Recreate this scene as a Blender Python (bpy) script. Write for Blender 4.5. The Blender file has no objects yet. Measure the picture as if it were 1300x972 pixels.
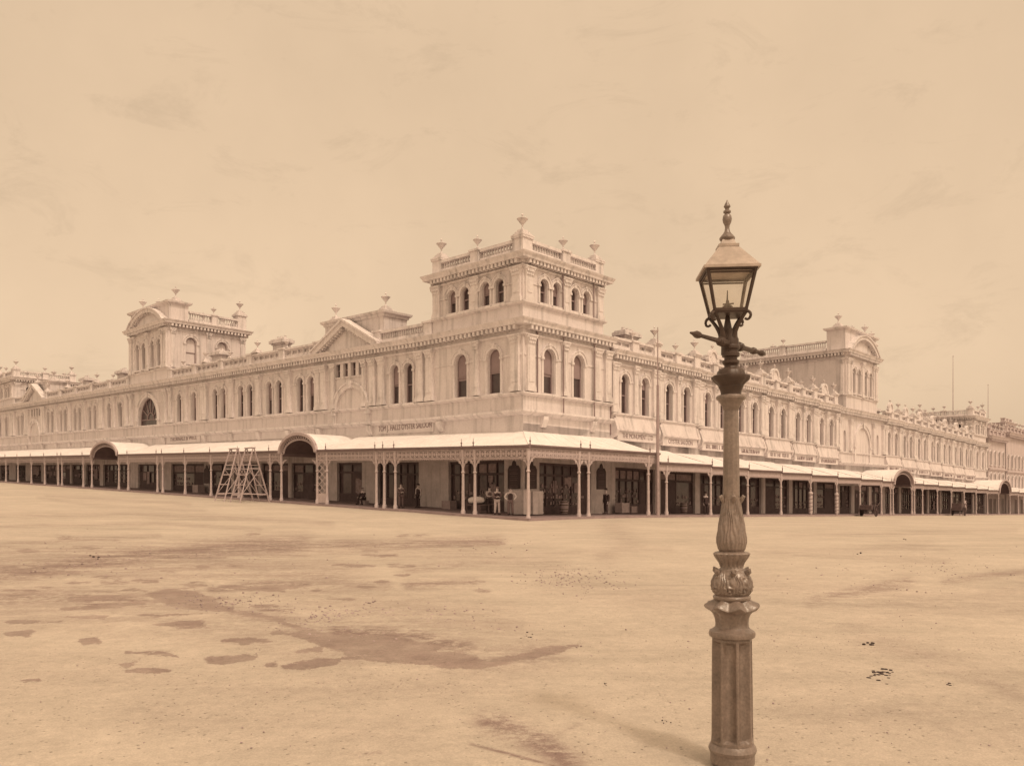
import bpy, bmesh, math, random
import numpy as np
from mathutils import Vector, Matrix
random.seed(7)
PI = math.pi
scene = bpy.context.scene
COL = scene.collection

# ------------------------------------------------------------------ place
FOC = 1032.0 / 1300.0            # focal length in picture widths
CAMZ = 1.7
TH = math.atan(951.0 / 1032.0)
DR = (math.sin(TH), math.cos(TH))       # along the right hand street front
DL = (-math.cos(TH), math.sin(TH))      # along the left hand street front
W0 = (0.727, 53.6)                      # building corner


def softplus(x, k=1.6):
    t = x / k
    if t > 30:
        return x
    return k * math.log1p(math.exp(t))


def ab(x, y):
    dx, dy = x - W0[0], y - W0[1]
    return dx * DL[0] + dy * DL[1], dx * DR[0] + dy * DR[1]


def gL(a):
    return 0.031 * softplus(min(a, 150) + 7.0, 1.6)


def gR(a):
    return -0.0185 * softplus(min(a, 190) - 4.0, 2.5)


def ground_z(x, y):
    a, b = ab(x, y)
    return gL(a) + gR(b) - 0.05


def sL(a):
    return 0.0205 * max(0.0, a - 9.5)


def PL(a, w):
    return (W0[0] + a * DL[0] - w * DR[0], W0[1] + a * DL[1] - w * DR[1])


def PR(a, w):
    return (W0[0] + a * DR[0] - w * DL[0], W0[1] + a * DR[1] - w * DL[1])


ROOT = (W0[0], W0[1], 0.0)


def TL(a, w, z):
    p = PL(a, w)
    return (p[0] - ROOT[0], p[1] - ROOT[1], z + sL(a))


def TR(a, w, z):
    p = PR(a, w)
    return (p[0] - ROOT[0], p[1] - ROOT[1], z)


ROTR = math.atan2(DR[1], DR[0])        # local x to the right, y into the wall
ROTL = math.atan2(-DL[1], -DL[0])


def T0(a, w, z):
    return (a, w, z)


# ------------------------------------------------------------------ materials
def nd(nt, kind, **kw):
    n = nt.nodes.new(kind)
    for k, v in kw.items():
        setattr(n, k, v)
    return n


def tone(r):
    """albumen print tones: darks lean to purple brown, lights to cream"""
    k = min(1.0, r / 0.75)
    return (r, r * (0.66 + 0.295 * k), r * (0.70 + 0.26 * k))


def mat(name, color, rough=0.85, vary=0.12, scale=1.5, streak=0.0, bump=0.0, bscale=20.0, metallic=0.0, fine=0.0, spec=0.3):
    color = color if name.startswith('lamp') else tone(color[0])
    m = bpy.data.materials.new(name)
    m.use_nodes = True
    nt = m.node_tree
    b = nt.nodes['Principled BSDF']
    b.inputs['Roughness'].default_value = rough
    b.inputs['Metallic'].default_value = metallic
    b.inputs['Specular IOR Level'].default_value = spec
    geo = nd(nt, 'ShaderNodeNewGeometry')
    n1 = nd(nt, 'ShaderNodeTexNoise')
    n1.inputs['Scale'].default_value = scale
    n1.inputs['Detail'].default_value = 6
    n1.inputs['Roughness'].default_value = 0.65
    nt.links.new(geo.outputs['Position'], n1.inputs['Vector'])
    mr = nd(nt, 'ShaderNodeMapRange')
    mr.inputs[1].default_value = 0.25
    mr.inputs[2].default_value = 0.75
    mr.inputs[3].default_value = 1.0 - vary
    mr.inputs[4].default_value = 1.0 + vary
    nt.links.new(n1.outputs['Fac'], mr.inputs[0])
    last = mr.outputs[0]
    if streak > 0:
        mp = nd(nt, 'ShaderNodeMapping')
        mp.inputs['Scale'].default_value = (2.6, 2.6, 0.2)
        nt.links.new(geo.outputs['Position'], mp.inputs['Vector'])
        n2 = nd(nt, 'ShaderNodeTexNoise')
        n2.inputs['Scale'].default_value = 1.0
        n2.inputs['Detail'].default_value = 5
        nt.links.new(mp.outputs[0], n2.inputs['Vector'])
        m2 = nd(nt, 'ShaderNodeMapRange')
        m2.inputs[1].default_value = 0.5
        m2.inputs[2].default_value = 0.78
        m2.inputs[3].default_value = 1.0
        m2.inputs[4].default_value = 1.0 - streak
        nt.links.new(n2.outputs['Fac'], m2.inputs[0])
        mu = nd(nt, 'ShaderNodeMath', operation='MULTIPLY')
        nt.links.new(last, mu.inputs[0])
        nt.links.new(m2.outputs[0], mu.inputs[1])
        last = mu.outputs[0]
    if fine > 0:
        n3 = nd(nt, 'ShaderNodeTexNoise')
        n3.inputs['Scale'].default_value = bscale
        n3.inputs['Detail'].default_value = 4
        nt.links.new(geo.outputs['Position'], n3.inputs['Vector'])
        m3 = nd(nt, 'ShaderNodeMapRange')
        m3.inputs[1].default_value = 0.3
        m3.inputs[2].default_value = 0.7
        m3.inputs[3].default_value = 1.0 - fine
        m3.inputs[4].default_value = 1.0 + fine
        nt.links.new(n3.outputs['Fac'], m3.inputs[0])
        mu = nd(nt, 'ShaderNodeMath', operation='MULTIPLY')
        nt.links.new(last, mu.inputs[0])
        nt.links.new(m3.outputs[0], mu.inputs[1])
        last = mu.outputs[0]
    vm = nd(nt, 'ShaderNodeVectorMath', operation='SCALE')
    vm.inputs[0].default_value = color
    nt.links.new(last, vm.inputs['Scale'])
    nt.links.new(vm.outputs[0], b.inputs['Base Color'])
    if bump > 0:
        nb = nd(nt, 'ShaderNodeTexNoise')
        nb.inputs['Scale'].default_value = bscale
        nb.inputs['Detail'].default_value = 5
        nt.links.new(geo.outputs['Position'], nb.inputs['Vector'])
        bp = nd(nt, 'ShaderNodeBump')
        bp.inputs['Strength'].default_value = bump
        bp.inputs['Distance'].default_value = 0.02
        nt.links.new(nb.outputs['Fac'], bp.inputs['Height'])
        nt.links.new(bp.outputs[0], b.inputs['Normal'])
    return m


M = {}
M['stone'] = mat('painted_render', (0.66, 0.665, 0.635), 0.9, 0.09, 0.7, streak=0.36, bump=0.3, bscale=9, fine=0.06)
M['trim'] = mat('moulded_cement', (0.68, 0.695, 0.66), 0.9, 0.10, 1.1, streak=0.42, fine=0.07, bscale=6)
M['pier'] = mat('limewashed_pier', (0.58, 0.60, 0.53), 0.9, 0.2, 1.2, streak=0.4, fine=0.06, bscale=7)
M['pierpale'] = mat('hood_paint', (0.64, 0.5, 0.45), 0.9, 0.12, 0.9, streak=0.4, fine=0.06, bscale=7)
M['frame'] = mat('window_paint', (0.26, 0.21, 0.18), 0.6, 0.15, 4)
M['glass'] = mat('window_glass', (0.065, 0.072, 0.062), 0.12, 0.35, 0.9, spec=0.55)
M['blind'] = mat('linen_blind', (0.30, 0.36, 0.30), 0.9, 0.10, 2.0)
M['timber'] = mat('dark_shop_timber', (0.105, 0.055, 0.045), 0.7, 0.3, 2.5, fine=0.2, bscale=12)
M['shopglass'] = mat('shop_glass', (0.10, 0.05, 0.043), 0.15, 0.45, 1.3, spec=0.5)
M['goods'] = mat('shop_goods', (0.30, 0.28, 0.22), 0.8, 0.45, 3.5)
M['board'] = mat('notice_board_paint', (0.075, 0.048, 0.042), 0.6, 0.2, 3)
M['letter'] = mat('sign_paint', (0.25, 0.065, 0.055), 0.8, 0.25, 5)
M['signpanel'] = mat('sign_panel_paint', (0.66, 0.49, 0.42), 0.85, 0.12, 1.3, streak=0.2)
M['iron_roof'] = mat('galvanised_iron', (0.76, 0.70, 0.62), 0.75, 0.13, 0.6, fine=0.07, bscale=5)
M['post'] = mat('verandah_paint', (0.47, 0.40, 0.335), 0.6, 0.15, 4.0, streak=0.15)
M['frieze'] = mat('cast_iron_lace_paint', (0.44, 0.365, 0.30), 0.65, 0.15, 4)
M['ceiling'] = mat('verandah_shade_lining', (0.16, 0.1, 0.1), 0.9, 0.2, 1.5)  # dark underside, added to deepen the shade beneath the verandah
M['gutter'] = mat('gutter_paint', (0.20, 0.15, 0.125), 0.6, 0.2, 2)
M['footpath'] = mat('bluestone_flags', (0.23, 0.18, 0.15), 0.9, 0.25, 0.9, fine=0.12, bscale=8)
M['kerb'] = mat('bluestone_kerb', (0.30, 0.24, 0.20), 0.9, 0.2, 1.5)
M['slate'] = mat('roof_slate', (0.20, 0.16, 0.14), 0.8, 0.2, 2)
M['lamp'] = mat('lamp_post_paint', (0.195, 0.152, 0.132), 0.33, 0.30, 9, fine=0.18, bscale=60, bump=0.15, streak=0.3, spec=0.75)
M['lampdark'] = mat('lamp_iron', (0.068, 0.047, 0.039), 0.40, 0.25, 9)
M['lamproof'] = mat('lamp_roof_metal', (0.40, 0.335, 0.295), 0.42, 0.2, 8, fine=0.1, bscale=30)  # sky reflected in the roof is put into this paler base colour
M['wood'] = mat('pale_timber', (0.43, 0.42, 0.35), 0.85, 0.2, 3, fine=0.15, bscale=25)
M['polewood'] = mat('pole_timber', (0.34, 0.27, 0.22), 0.85, 0.2, 2, fine=0.15, bscale=20)
M['skin'] = mat('skin', (0.50, 0.37, 0.29), 0.6, 0.06, 6)
M['dark_cloth'] = mat('dark_cloth', (0.065, 0.045, 0.04), 0.95, 0.25, 7)
M['mid_cloth'] = mat('brown_cloth', (0.17, 0.12, 0.10), 0.95, 0.25, 7)
M['white_cloth'] = mat('white_cloth', (0.62, 0.68, 0.60), 0.95, 0.12, 7)
M['grey_cloth'] = mat('pale_cloth', (0.52, 0.45, 0.39), 0.95, 0.15, 7)
M['hair'] = mat('dark_hair', (0.05, 0.035, 0.03), 0.7, 0.2, 20)
M['horse'] = mat('pale_horse_coat', (0.42, 0.34, 0.27), 0.8, 0.3, 2.5)
M['dung'] = mat('dung', (0.045, 0.03, 0.025), 0.95, 0.3, 12)
M['pebble'] = mat('pebble_stone', (0.37, 0.235, 0.19), 0.9, 0.4, 3)
M['dome'] = mat('dome_metal', (0.33, 0.27, 0.23), 0.7, 0.15, 1.0)
M['farstone'] = mat('far_render', (0.54, 0.51, 0.45), 0.9, 0.12, 0.6, streak=0.25)


def glass_clear():
    m = bpy.data.materials.new('lantern_glass')
    m.use_nodes = True
    nt = m.node_tree
    b = nt.nodes['Principled BSDF']
    out = nt.nodes['Material Output']
    b.inputs['Base Color'].default_value = (0.62, 0.54, 0.45, 1)
    b.inputs['Roughness'].default_value = 0.08
    tr = nd(nt, 'ShaderNodeBsdfTransparent')
    tr.inputs['Color'].default_value = (0.97, 0.95, 0.92, 1)
    n = nd(nt, 'ShaderNodeTexNoise')
    n.inputs['Scale'].default_value = 9
    n.inputs['Detail'].default_value = 5
    geo = nd(nt, 'ShaderNodeNewGeometry')
    nt.links.new(geo.outputs['Position'], n.inputs['Vector'])
    mr = nd(nt, 'ShaderNodeMapRange')
    mr.inputs[1].default_value = 0.3
    mr.inputs[2].default_value = 0.75
    mr.inputs[3].default_value = 0.10
    mr.inputs[4].default_value = 0.30
    nt.links.new(n.outputs['Fac'], mr.inputs[0])
    mx = nd(nt, 'ShaderNodeMixShader')
    nt.links.new(mr.outputs[0], mx.inputs[0])
    nt.links.new(tr.outputs[0], mx.inputs[1])
    nt.links.new(b.outputs[0], mx.inputs[2])
    nt.links.new(mx.outputs[0], out.inputs[0])
    return m


M['lanternglass'] = glass_clear()


# ------------------------------------------------------------------ mesh builder
class MB:
    def __init__(self):
        self.v = []
        self.f = []

    def add(self, pts, faces):
        o = len(self.v)
        self.v.extend(pts)
        self.f.extend([tuple(i + o for i in f) for f in faces])

    def box(self, T, a0, a1, w0, w1, z0, z1):
        p = [T(a, w, z) for z in (z0, z1) for w in (w0, w1) for a in (a0, a1)]
        self.add(p, [(0, 1, 3, 2), (4, 6, 7, 5), (0, 4, 5, 1), (2, 3, 7, 6), (0, 2, 6, 4), (1, 5, 7, 3)])

    def prism_az(self, T, poly, w0, w1):
        n = len(poly)
        p = [T(a, w0, z) for a, z in poly] + [T(a, w1, z) for a, z in poly]
        fs = [tuple(range(n)), tuple(range(2 * n - 1, n - 1, -1))]
        fs += [(i, (i + 1) % n, (i + 1) % n + n, i + n) for i in range(n)]
        self.add(p, fs)

    def prism_wz(self, T, poly, a0, a1):
        n = len(poly)
        p = [T(a0, w, z) for w, z in poly] + [T(a1, w, z) for w, z in poly]
        fs = [tuple(range(n)), tuple(range(2 * n - 1, n - 1, -1))]
        fs += [(i, (i + 1) % n, (i + 1) % n + n, i + n) for i in range(n)]
        self.add(p, fs)

    def strip_az(self, T, outer, inner, w0, w1):
        """band between two equal-length polylines in (a,z), extruded w0..w1"""
        n = len(outer)
        p = [T(a, w, z) for w in (w0, w1) for a, z in outer] + [T(a, w, z) for w in (w0, w1) for a, z in inner]
        fs = []
        for i in range(n - 1):
            fs.append((i, i + 1, 2 * n + i + 1, 2 * n + i))
            fs.append((n + i, 3 * n + i, 3 * n + i + 1, n + i + 1))
            fs.append((i, n + i, n + i + 1, i + 1))
            fs.append((2 * n + i, 2 * n + i + 1, 3 * n + i + 1, 3 * n + i))
        fs.append((0, 2 * n, 3 * n, n))
        fs.append((n - 1, 2 * n - 1, 4 * n - 1, 3 * n - 1))
        self.add(p, fs)

    def sweep(self, path, prof, closed=False):
        """path: (x,y,zadd) points; prof: (offset,z) polyline, offset to the right of travel; mitred"""
        n = len(path)
        rings = []
        for i in range(n):
            def nrm(p, q):
                dx, dy = q[0] - p[0], q[1] - p[1]
                l = math.hypot(dx, dy)
                return dy / l, -dx / l
            if closed:
                na = nrm(path[i - 1], path[i])
                nb = nrm(path[i], path[(i + 1) % n])
            else:
                na = nrm(path[max(i - 1, 0)], path[max(i, 1)])
                nb = nrm(path[min(i, n - 2)], path[min(i + 1, n - 1)])
            mx, my = na[0] + nb[0], na[1] + nb[1]
            s = 2.0 / (mx * mx + my * my)
            mx, my = mx * s, my * s
            rings.append([(path[i][0] + mx * o, path[i][1] + my * o, path[i][2] + z) for o, z in prof])
        k = len(prof)
        p = [q for r in rings for q in r]
        fs = []
        for i in range(n if closed else n - 1):
            j = (i + 1) % n
            for t in range(k - 1):
                fs.append((i * k + t, j * k + t, j * k + t + 1, i * k + t + 1))
        if not closed:
            fs.append(tuple(range(k)))
            fs.append(tuple(range(n * k - 1, (n - 1) * k - 1, -1)))
        self.add(p, fs)

    def lathe(self, prof, seg=12, c=(0, 0, 0), square=False, rot=0.0, disp=None, zdisp=None):
        n = len(prof)
        p = []
        for i, (r, z) in enumerate(prof):
            for s in range(seg):
                t = 2 * PI * s / seg + rot
                rr = r if disp is None else r + disp(r, z, t)
                p.append((c[0] + rr * math.cos(t), c[1] + rr * math.sin(t), c[2] + z + (zdisp(r, z, t) if zdisp else 0.0)))
        fs = []
        for i in range(n - 1):
            for s in range(seg):
                s2 = (s + 1) % seg
                fs.append((i * seg + s, i * seg + s2, (i + 1) * seg + s2, (i + 1) * seg + s))
        fs.append(tuple(range(seg - 1, -1, -1)))
        fs.append(tuple((n - 1) * seg + s for s in range(seg)))
        self.add(p, fs)

    def tube(self, pts, r, seg=8):
        """pts list of 3d points, r radius or list"""
        pts = [Vector(p) for p in pts]
        rs = r if isinstance(r, (list, tuple)) else [r] * len(pts)
        n = len(pts)
        p = []
        up = Vector((0.13, 0.37, 1)).normalized()
        for i in range(n):
            d = (pts[min(i + 1, n - 1)] - pts[max(i - 1, 0)]).normalized()
            x = d.cross(up)
            if x.length < 1e-3:
                x = d.cross(Vector((1, 0, 0)))
            x.normalize()
            y = d.cross(x)
            for s in range(seg):
                t = 2 * PI * s / seg
                q = pts[i] + (x * math.cos(t) + y * math.sin(t)) * rs[i]
                p.append(tuple(q))
        fs = []
        for i in range(n - 1):
            for s in range(seg):
                s2 = (s + 1) % seg
                fs.append((i * seg + s, i * seg + s2, (i + 1) * seg + s2, (i + 1) * seg + s))
        fs.append(tuple(range(seg - 1, -1, -1)))
        fs.append(tuple((n - 1) * seg + s for s in range(seg)))
        self.add(p, fs)

    def mesh(self, name, material, smooth=False):
        me = bpy.data.meshes.new(name)
        me.from_pydata(self.v, [], self.f)
        me.validate()
        bm = bmesh.new()
        bm.from_mesh(me)
        bmesh.ops.recalc_face_normals(bm, faces=bm.faces)
        if smooth:
            for f in bm.faces:
                f.smooth = True
            for e in bm.edges:
                if len(e.link_faces) == 2 and e.calc_face_angle(0) > 0.6:
                    e.smooth = False
        bm.to_mesh(me)
        bm.free()
        if material is not None:
            me.materials.append(material)
        return me

    def build(self, name, material, parent=None, smooth=False):
        return place(name, self.mesh(name, material, smooth), parent)


def place(name, me, parent=None, loc=(0, 0, 0), rz=0.0, scale=1.0):
    o = bpy.data.objects.new(name, me)
    COL.objects.link(o)
    o.parent = parent
    o.location = loc
    o.rotation_euler = (0, 0, rz)
    if scale != 1.0:
        o.scale = (scale, scale, scale)
    return o


def thing(name, label, cat, loc=(0, 0, 0), rz=0.0, group=None):
    o = bpy.data.objects.new(name, None)
    COL.objects.link(o)
    o.location = loc
    o.rotation_euler = (0, 0, rz)
    o['label'] = label
    o['category'] = cat
    if group:
        o['group'] = group
    return o


def tag(o, label, cat, group=None):
    o['label'] = label
    o['category'] = cat
    if group:
        o['group'] = group
    return o


def copy_tree(o, parent=None):
    c = o.copy()
    COL.objects.link(c)
    if parent is not None:
        c.parent = parent
    for ch in list(o.children):
        copy_tree(ch, c)
    return c


# ------------------------------------------------------------------ camera, sky, sun
cam = bpy.data.cameras.new('camera')
camo = bpy.data.objects.new('camera', cam)
COL.objects.link(camo)
camo.location = (0, 0, CAMZ)
camo.rotation_euler = (PI / 2, 0, 0)
cam.sensor_fit = 'HORIZONTAL'
cam.sensor_width = 36
cam.lens = 36 * FOC
cam.shift_y = (625.0 - 486.0) / 1300.0
cam.clip_end = 3000
scene.camera = camo

SUN_EL = math.radians(58)
SH = Vector((0.55, -0.835, 0)).normalized()
sun_az = math.atan2(SH.x, SH.y)
w = bpy.data.worlds.new('World')
scene.world = w
w.use_nodes = True
nt = w.node_tree
bg = nt.nodes['Background']
sky = nd(nt, 'ShaderNodeTexSky', sky_type='NISHITA')
sky.sun_disc = False
sky.sun_elevation = SUN_EL
sky.sun_rotation = sun_az
sky.dust_density = 6.0
sky.air_density = 1.0
bw = nd(nt, 'ShaderNodeRGBToBW')
nt.links.new(sky.outputs[0], bw.inputs[0])
# thin uneven veil of high cloud, sepia toned like the print
tc = nd(nt, 'ShaderNodeTexCoord')
cn = nd(nt, 'ShaderNodeTexNoise')
cn.inputs['Scale'].default_value = 2.6
cn.inputs['Detail'].default_value = 7
cn.inputs['Roughness'].default_value = 0.6
nt.links.new(tc.outputs['Generated'], cn.inputs['Vector'])
cm = nd(nt, 'ShaderNodeMapRange')
cm.inputs[1].default_value = 0.3
cm.inputs[2].default_value = 0.7
cm.inputs[3].default_value = 0.93
cm.inputs[4].default_value = 1.06
nt.links.new(cn.outputs['Fac'], cm.inputs[0])
# broken wisps, drawn out sideways
wmap = nd(nt, 'ShaderNodeMapping')
wmap.inputs['Scale'].default_value = (1.0, 1.0, 2.6)
nt.links.new(tc.outputs['Generated'], wmap.inputs['Vector'])
wn = nd(nt, 'ShaderNodeTexNoise')
wn.inputs['Scale'].default_value = 7.5
wn.inputs['Detail'].default_value = 9
wn.inputs['Roughness'].default_value = 0.72
wn.inputs['Distortion'].default_value = 0.6
nt.links.new(wmap.outputs[0], wn.inputs['Vector'])
wr = nd(nt, 'ShaderNodeMapRange')
wr.inputs[1].default_value = 0.54
wr.inputs[2].default_value = 0.74
wr.inputs[3].default_value = 1.0
wr.inputs[4].default_value = 0.86
nt.links.new(wn.outputs['Fac'], wr.inputs[0])
cmw = nd(nt, 'ShaderNodeMath', operation='MULTIPLY')
nt.links.new(cm.outputs[0], cmw.inputs[0])
nt.links.new(wr.outputs[0], cmw.inputs[1])
mixv = nd(nt, 'ShaderNodeMath', operation='MULTIPLY_ADD')
mixv.inputs[1].default_value = 0.68
mixv.inputs[2].default_value = 4.05
nt.links.new(bw.outputs[0], mixv.inputs[0])
mul = nd(nt, 'ShaderNodeMath', operation='MULTIPLY')
nt.links.new(mixv.outputs[0], mul.inputs[0])
nt.links.new(cmw.outputs[0], mul.inputs[1])
vs = nd(nt, 'ShaderNodeVectorMath', operation='SCALE')
vs.inputs[0].default_value = (1.0, 0.729, 0.482)
nt.links.new(mul.outputs[0], vs.inputs['Scale'])
nt.links.new(vs.outputs[0], bg.inputs['Color'])
bg.inputs['Strength'].default_value = 0.13

sd = bpy.data.lights.new('sun', 'SUN')
sd.energy = 1.15
sd.angle = math.radians(6)
sd.color = (1.0, 0.80, 0.60)
so = bpy.data.objects.new('sun', sd)
COL.objects.link(so)
dirv = Vector((SH.x * math.cos(SUN_EL), SH.y * math.cos(SUN_EL), math.sin(SUN_EL)))
so.rotation_euler = dirv.to_track_quat('Z', 'Y').to_euler()
so.location = (30, 0, 60)

scene.view_settings.view_transform = 'Standard'
scene.view_settings.look = 'None'
scene.view_settings.exposure = 0.16
scene.view_settings.gamma = 1.0
scene.view_settings.use_curve_mapping = False
scene.cycles.max_bounces = 8
scene.cycles.diffuse_bounces = 3
scene.cycles.use_denoising = True
scene.cycles.sample_clamp_indirect = 3.0

# ------------------------------------------------------------------ ground
# stains recorded as world polygons: each given by where it lies on the flat crossing
def inside(poly, X, Y):
    r = np.zeros(X.shape, bool)
    n = len(poly)
    for i in range(n):
        x1, y1 = poly[i]
        x2, y2 = poly[(i + 1) % n]
        c = ((y1 > Y) != (y2 > Y)) & (X < (x2 - x1) * (Y - y1) / (y2 - y1 + 1e-9) + x1)
        r ^= c
    return r


def segdist(pts, X, Y, closed=True):
    d = np.full(X.shape, 1e9)
    n = len(pts)
    for i in range(n if closed else n - 1):
        x1, y1 = pts[i]
        x2, y2 = pts[(i + 1) % n]
        dx, dy = x2 - x1, y2 - y1
        t = np.clip(((X - x1) * dx + (Y - y1) * dy) / (dx * dx + dy * dy + 1e-9), 0, 1)
        d = np.minimum(d, np.hypot(X - x1 - t * dx, (Y - y1 - t * dy) * 1.6))
    return d


WET = [
    [(185, 753), (215, 748), (260, 752), (272, 762), (300, 775), (350, 781), (380, 795), (415, 803), (450, 806), (500, 802),
     (530, 815), (565, 817), (555, 826), (590, 830), (620, 838), (660, 829), (740, 815), (735, 820), (690, 831), (650, 839),
     (610, 849), (550, 844), (475, 840), (435, 835), (470, 830), (415, 822), (370, 805), (385, 800), (320, 781), (270, 775), (220, 770)],
    [(258, 835), (290, 831), (328, 831), (318, 837), (290, 841), (268, 841)],
    [(358, 845), (395, 839), (430, 838), (425, 845), (395, 851), (362, 850)],
    [(372, 826), (392, 822), (412, 821), (405, 827), (380, 829)],
    [(197, 793), (225, 788), (260, 788), (245, 794), (220, 796)],
    [(300, 748), (340, 742), (385, 743), (360, 747), (320, 751)],
    [(80, 773), (110, 768), (180, 764), (185, 767), (130, 772)],
    [(4, 803), (40, 801), (38, 808), (8, 808)],
    [(100, 811), (122, 809), (124, 815), (106, 817)],
    [(335, 841), (352, 838), (350, 843), (338, 844)],
    [(25, 863), (50, 860), (52, 863), (28, 865)],
    [(85, 760), (140, 755), (150, 757), (95, 764)],
    [(305, 817), (318, 815), (316, 818), (306, 819)],
    [(150, 843), (178, 836), (176, 840), (158, 846)], [(160, 828), (215, 826), (228, 834), (190, 831)],
    [(436, 822), (480, 829), (475, 831), (440, 830)],
]
rw = random.Random(8)
for _ in range(105):          # short puddled dashes and hoof marks left of the crossing
    if rw.random() < 0.55:
        cx_, cy_ = rw.uniform(-30, 330), rw.gauss(728, 22)
    elif rw.random() < 0.6:
        cx_, cy_ = rw.uniform(-20, 420), rw.gauss(790, 32)
    else:
        cx_, cy_ = rw.uniform(330, 640), rw.gauss(712, 22)
    if cy_ < 664 or rw.random() < 0.25:
        continue
    k_ = (cy_ - 625) / 150.0
    lw_, lh_ = rw.uniform(5, 30) * (0.5 + 0.6 * k_), rw.uniform(0.4, 1.25) * (0.4 + k_)
    WET.append([(cx_ - lw_, cy_ + rw.uniform(-.4, .4) * lh_), (cx_ - lw_ * .4, cy_ - lh_), (cx_ + lw_ * rw.uniform(.1, .5), cy_ - lh_ * rw.uniform(.5, 1)), (cx_ + lw_, cy_ + rw.uniform(-.5, .5) * lh_), (cx_ + lw_ * .3, cy_ + lh_), (cx_ - lw_ * .5, cy_ + lh_ * rw.uniform(.4, 1))])
DAMP = [
    ([(-80, 715), (120, 712), (300, 722), (420, 735)], 24, 0.42), ([(-40, 770), (150, 782), (330, 800)], 18, 0.30), ([(380, 760), (520, 775), (640, 790)], 20, 0.26), ([(480, 700), (600, 705), (700, 715)], 12, 0.25), ([(960, 745), (1100, 760), (1300, 770)], 16, 0.22), ([(700, 740), (820, 760), (880, 770)], 16, 0.16), ([(0, 850), (200, 860), (420, 875), (640, 870)], 26, 0.14), ([(200, 900), (500, 930)], 30, 0.12), ([(1000, 900), (1280, 930)], 30, 0.14),
    ([(150, 757), (260, 765), (360, 790), (440, 815), (520, 830), (600, 838), (690, 830)], 16, 0.42), ([(200, 800), (300, 810), (380, 830), (450, 838)], 14, 0.22),
    ([(-40, 745), (80, 752), (190, 755)], 9, 0.4), ([(420, 795), (520, 790), (600, 815)], 16, 0.28), ([(0, 800), (80, 790), (160, 805)], 10, 0.2),   # soft darker bands: (points, half width, strength)
    ([(-60, 735), (60, 722), (180, 705), (300, 695), (380, 692)], 12, 1.0), ([(380, 692), (520, 690), (630, 687)], 6, 0.7), ([(-40, 762), (60, 758), (180, 762)], 8, 0.7), ([(430, 800), (520, 806), (590, 822)], 9, 0.8), ([(520, 742), (600, 738)], 6, 0.6), ([(270, 748), (330, 741), (390, 742)], 5, 0.7),
    ([(0, 705), (60, 700), (120, 698)], 5, 0.45), ([(0, 692), (120, 684), (200, 680)], 3, 0.45),
    ([(380, 700), (480, 697), (620, 688)], 5, 0.45),
    ([(520, 723), (560, 718), (590, 715)], 5, 0.45), ([(440, 742), (490, 744)], 6, 0.45),
    ([(600, 715), (650, 708)], 5, 0.35),
    ([(1030, 762), (1080, 752), (1120, 745), (1150, 738)], 7, 0.55), ([(1200, 738), (1260, 730), (1310, 724)], 4, 0.5),
    ([(1100, 812), (1150, 825), (1220, 850), (1290, 880)], 12, 0.22), ([(1080, 795), (1180, 770), (1300, 745)], 9, 0.18),
    ([(625, 915), (660, 930), (690, 945), (720, 965)], 12, 0.8), ([(690, 940), (735, 918)], 2.2, 0.35), ([(598, 944), (660, 960), (705, 972)], 1.6, 0.7),
    ([(780, 670), (800, 690), (770, 705)], 10, 0.28), ([(960, 700), (1060, 705), (1200, 712)], 4, 0.22), ([(640, 705), (740, 700), (850, 697)], 3, 0.2),
    ([(0, 655), (150, 652), (300, 657), (420, 665)], 3, 0.3), ([(0, 668), (200, 664), (330, 672)], 2.5, 0.32),
    ([(60, 630), (150, 634), (240, 640)], 2, 0.3), ([(1000, 680), (1150, 676), (1290, 672)], 2.5, 0.22),
    ([(50, 632), (130, 642), (260, 648)], 1.5, 0.25), ([(0, 775), (60, 772)], 4, 0.3), ([(440, 960), (480, 955)], 4, 0.35),
    ([(1010, 700), (1100, 696), (1200, 697)], 3, 0.2), ([(380, 868), (430, 864)], 3, 0.25), ([(1080, 700), (1180, 690)], 6, 0.2),
    ([(120, 745), (200, 735), (260, 733)], 3, 0.35), ([(0, 750), (50, 748), (110, 745)], 3, 0.4), ([(20, 720), (90, 715)], 4, 0.4),
]


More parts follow.
